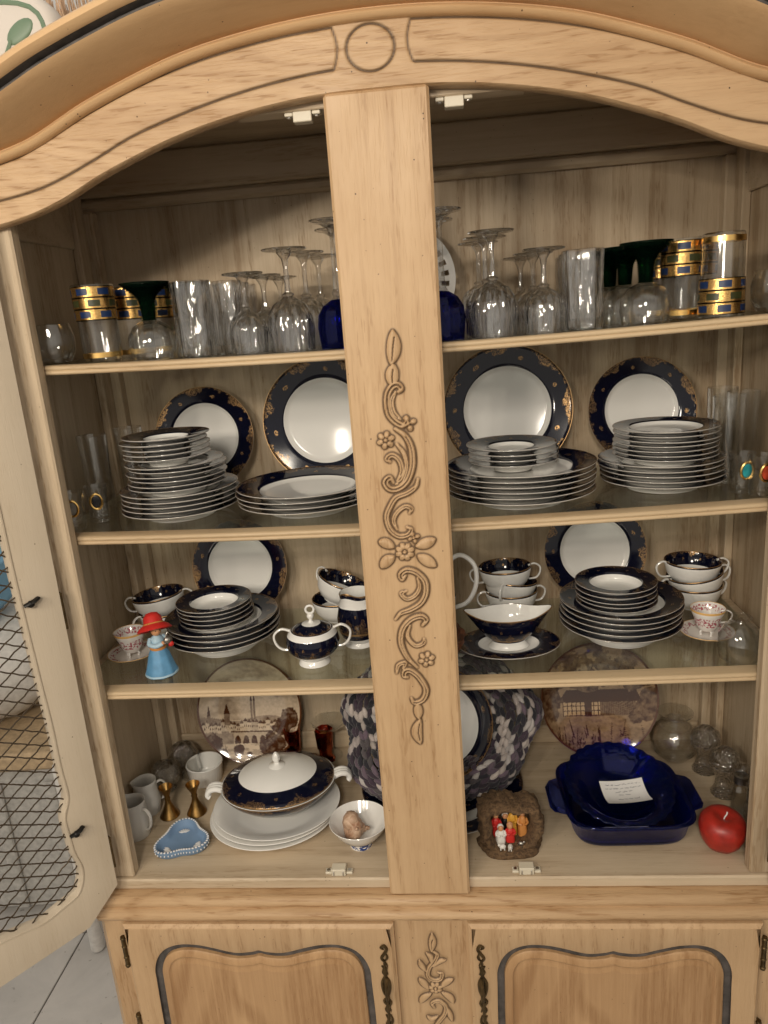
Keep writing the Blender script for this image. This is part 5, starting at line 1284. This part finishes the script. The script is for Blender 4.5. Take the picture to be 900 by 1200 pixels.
for ln, (u0, u1) in enumerate([(.12, .92), (.10, .94), (.30, .74), (.36, .62), (.30, .80)]):
    v = .86-.13*ln-(.08 if ln > 3 else 0); u = u0
    while u < u1:
        wlen = .05+.10*rg.random(); pts = []
        q = u
        while q < min(u1, u+wlen):
            pts.append(tuple(card_pt(q, v+(rg.random()-.5)*.05, .0004))); q += .011
        if len(pts) > 2: parts.append(tube(pts, .00038, 4, cap=False))
        u += wlen+.03
V, F = join(*parts); ob('handwriting', mk('handwriting', V, F), 'ink', nc)
# apple candle
MT['apple_wax'] = simple('red_wax', (.33, .020, .012), .38, vary=.25, Subsurface_Weight=.15, Subsurface_Radius=(.02, .004, .002), Subsurface_Scale=.3)
ap = thing('apple_candle', 'red apple shaped candle at right front of cabinet floor', 'candle', (.525, .093, DECK+.0005), (.10, .06, 0))
ob('wax_body', lat('wax_body', [(0, .003), (.010, .0015), (.017, .0), (.026, .005), (.036, .020), (.0405, .038), (.0395, .052), (.033, .063), (.022, .0675), (.011, .0655), (.004, .0605), (0, .059)], 48, lambda a, i, r, z: 1+.02*math.cos(5*a)*(1-z/.07)+.012*math.cos(a+1), sharp=80), 'apple_wax', ap)
ob('wick', mk('wick', *tube(smooth_path([(0, 0, .057), (.001, 0, .064), (.004, .001, .069), (.005, .003, .073)], 4), .0012, 6)), 'paper', ap)
# covered glass jar, cut glass holders and bottles by the right wall
jr = thing('glass_jar', 'round clear glass jar with lid in right back corner', 'jar', (.527, .368, DECK+.0005))
ob('body', lat('body', [(0, .005), (.026, .006), (.044, .024), (.0475, .045), (.039, .068), (.032, .075), (.0335, .077), (.041, .070), (.050, .046), (.0465, .022), (.029, .002), (.027, 0), (0, 0)], 48, sharp=40), 'clear', jr)
ob('lid', lat('lid', [(.0305, .076), (.0345, .0785), (.026, .087), (.020, .093), (.030, .101), (.0365, .107), (.036, .110), (.020, .107), (0, .105), (0, .100), (.015, .094), (.022, .083), (.028, .078)], 48, sharp=40), 'clear', jr)
HC = lat('cut_glass_stand', [(0, 0), (.024, 0), (.0255, .003), (.020, .012), (.0155, .030), (.0155, .042), (.022, .050), (.029, .062), (.0315, .076), (.027, .090), (.018, .098), (.0155, .098), (.023, .088), (.0265, .076), (.024, .064), (.014, .056), (0, .054)], 40, lambda a, i, r, z: 1-.05*abs(math.sin(a*6)), sharp=60)
for x, y, l in [(.574, .318, 'cut glass candle stand by right wall, farther of the two'), (.585, .240, 'cut glass candle stand by right wall, nearer of the two')]:
    solo('cut_glass_stand', HC, 'textured_glass', l, 'candle stand', (x, y, DECK+.0004), (0, 0, 0), 'cut glass stands right')
for x, y, l in [(.594, .182, 'small clear bottle with silver collar, nearer the cut glass stands'), (.597, .128, 'small clear bottle with silver collar, nearest right stile')]:
    b_ = thing('silver_necked_bottle', l, 'bottle', (x, y, DECK+.0004), (0, 0, 0), 'silver collared bottles')
    ob('body', lat('body', [(0, .004), (.014, .005), (.0155, .012), (.0155, .052), (.010, .062), (.0095, .066), (.0115, .066), (.0120, .062), (.0178, .052), (.0178, .008), (.0165, 0), (0, 0)], 10, sharp=20), 'clear', b_)
    ob('collar', lat('collar', [(.0112, .0662), (.0138, .0668), (.0128, .074), (.0138, .082), (.0120, .083), (.0100, .083)], 36, sharp=50), 'silver', b_)
    ob('stopper', lat('stopper', [(0, .080), (.0098, .082), (.0105, .085), (.0145, .090), (.0150, .098), (.010, .104), (0, .105)], 24, sharp=50), 'clear', b_)

# ------------------------------------------------------------------ on top of the cabinet and beside it
MT['leaf_green'] = simple('sage_green_glaze', (.14, .21, .14), .45); MT['cream_glaze'] = simple('cream_cloth', (.62, .57, .52), .8)
pz = 2.066
pb = thing('leaf_cushion', 'cream cushion with sage green border and leaf on top of cabinet', 'cushion', (-.604, .12, 2.018), (0, 0, .05))
def rr_loop(a, b_, n, y):
    return [(p[0], y, p[1]) for p in [(q[0], q[1]) for q in sq(a, b_, n, 0, 4.5)]]
lp = []
for a, y in ((.90, -.030), (.98, -.024), (1.0, 0), (.98, .024), (.90, .030)): lp.append([(x*1, y, z_+.085) for x, _, z_ in rr_loop(.14*a, .085*a, 48, 0)])
V, F = loft(lp); ob('body', mk('body', V, F, sharp=60), 'cream_glaze', pb)
V, F = tube([(x, -.0285, z_+.085) for x, _, z_ in rr_loop(.122, .068, 48, 0)], .004, 8, closed=True); ob('border', mk('border', V, F), 'leaf_green', pb)
V, F = join(ellipsoid((.085, -.0300, .113), (.024, .003, .0125), 20, 8, rot=Matrix.Rotation(-.6, 3, 'Y')), tube(smooth_path([(.040, -.0305, .055), (.056, -.0305, .080), (.070, -.0305, .103)], 4), .0028, 6))
ob('leaf', mk('leaf', V, F), 'leaf_green', pb)
MT['straw'] = simple('raffia', (.52, .36, .24), .8, vary=.35)
rg = random.Random(5); parts = []
for k in range(240):
    x0 = -.60+.18*rg.random(); y0 = .22+.06*rg.random(); h = .12+.10*rg.random(); dx = rg.gauss(0, .015)
    parts.append(tube([(x0, y0, 2.04), (x0+dx*.5, y0-.006, 2.04+h*.5), (x0+dx, y0-.014-.01*rg.random(), 2.04+h)], [.0022, .0020, .0008], 4))
V, F = join(*parts); tag(ob('straw_bundle', mk('straw_bundle', V, F), 'straw'), 'bundle of dry straw behind the leaf cushion on top of cabinet', 'straw bundle')
MT['white_plastic'] = simple('white_plastic', (.60, .585, .56), .5, vary=.12); MT['card'] = simple('tan_board', (.42, .31, .19), .7, vary=.2); MT['blue_cloth'] = simple('light_blue_cloth', (.22, .45, .66), .8)
bx = thing('storage_box', 'white plastic storage box with tan lid, seen through the wire door', 'box', (-1.55, .92, 0), (0, 0, .08))
MT['grey_plastic'] = simple('grey_plastic', (.40, .39, .37), .5, vary=.2)
V, F = box(-.46, .46, -.25, .25, .0, .50, .03); ob('tub', mk('tub', V, F), 'grey_plastic', bx)
V, F = box(-.48, .48, -.27, .27, .502, .56, .012); ob('lid', mk('lid', V, F), 'card', bx)
for k in range(6):
    x0 = -.40+.16*k; V, F = box(x0-.018, x0+.018, -.262, -.2505, .03, .46, .004); ob('rib', mk('rib', V, F), 'grey_plastic', bx)
bg_ = thing('laundry_bag', 'white cloth sack with blue folded cloth on the storage box', 'sack', (-1.50, .90, .562), (0, 0, .2))
V, F = ellipsoid((0, 0, .17), (.36, .20, .19), 26, 16); me = mk('sack', V, F)
for v in me.vertices: v.co += Vector((jit(.006), jit(.006), jit(.006))); v.co.z = max(.001, v.co.z)
ob('sack', me, 'white_plastic', bg_); V, F = box(-.22, .22, -.15, .12, .34, .55, .05); ob('folded_cloth', mk('folded_cloth', V, F), 'blue_cloth', bg_)
solo('white_pipe', lat('white_pipe', [(0, 0), (.014, .001), (.019, .006), (.020, .012), (.020, .60), (.018, .606), (0, .606)], 28, sharp=50), 'white_plastic', 'round white upright tube on the floor beside the cabinet base', 'tube', (-1.0, .56, .0005))
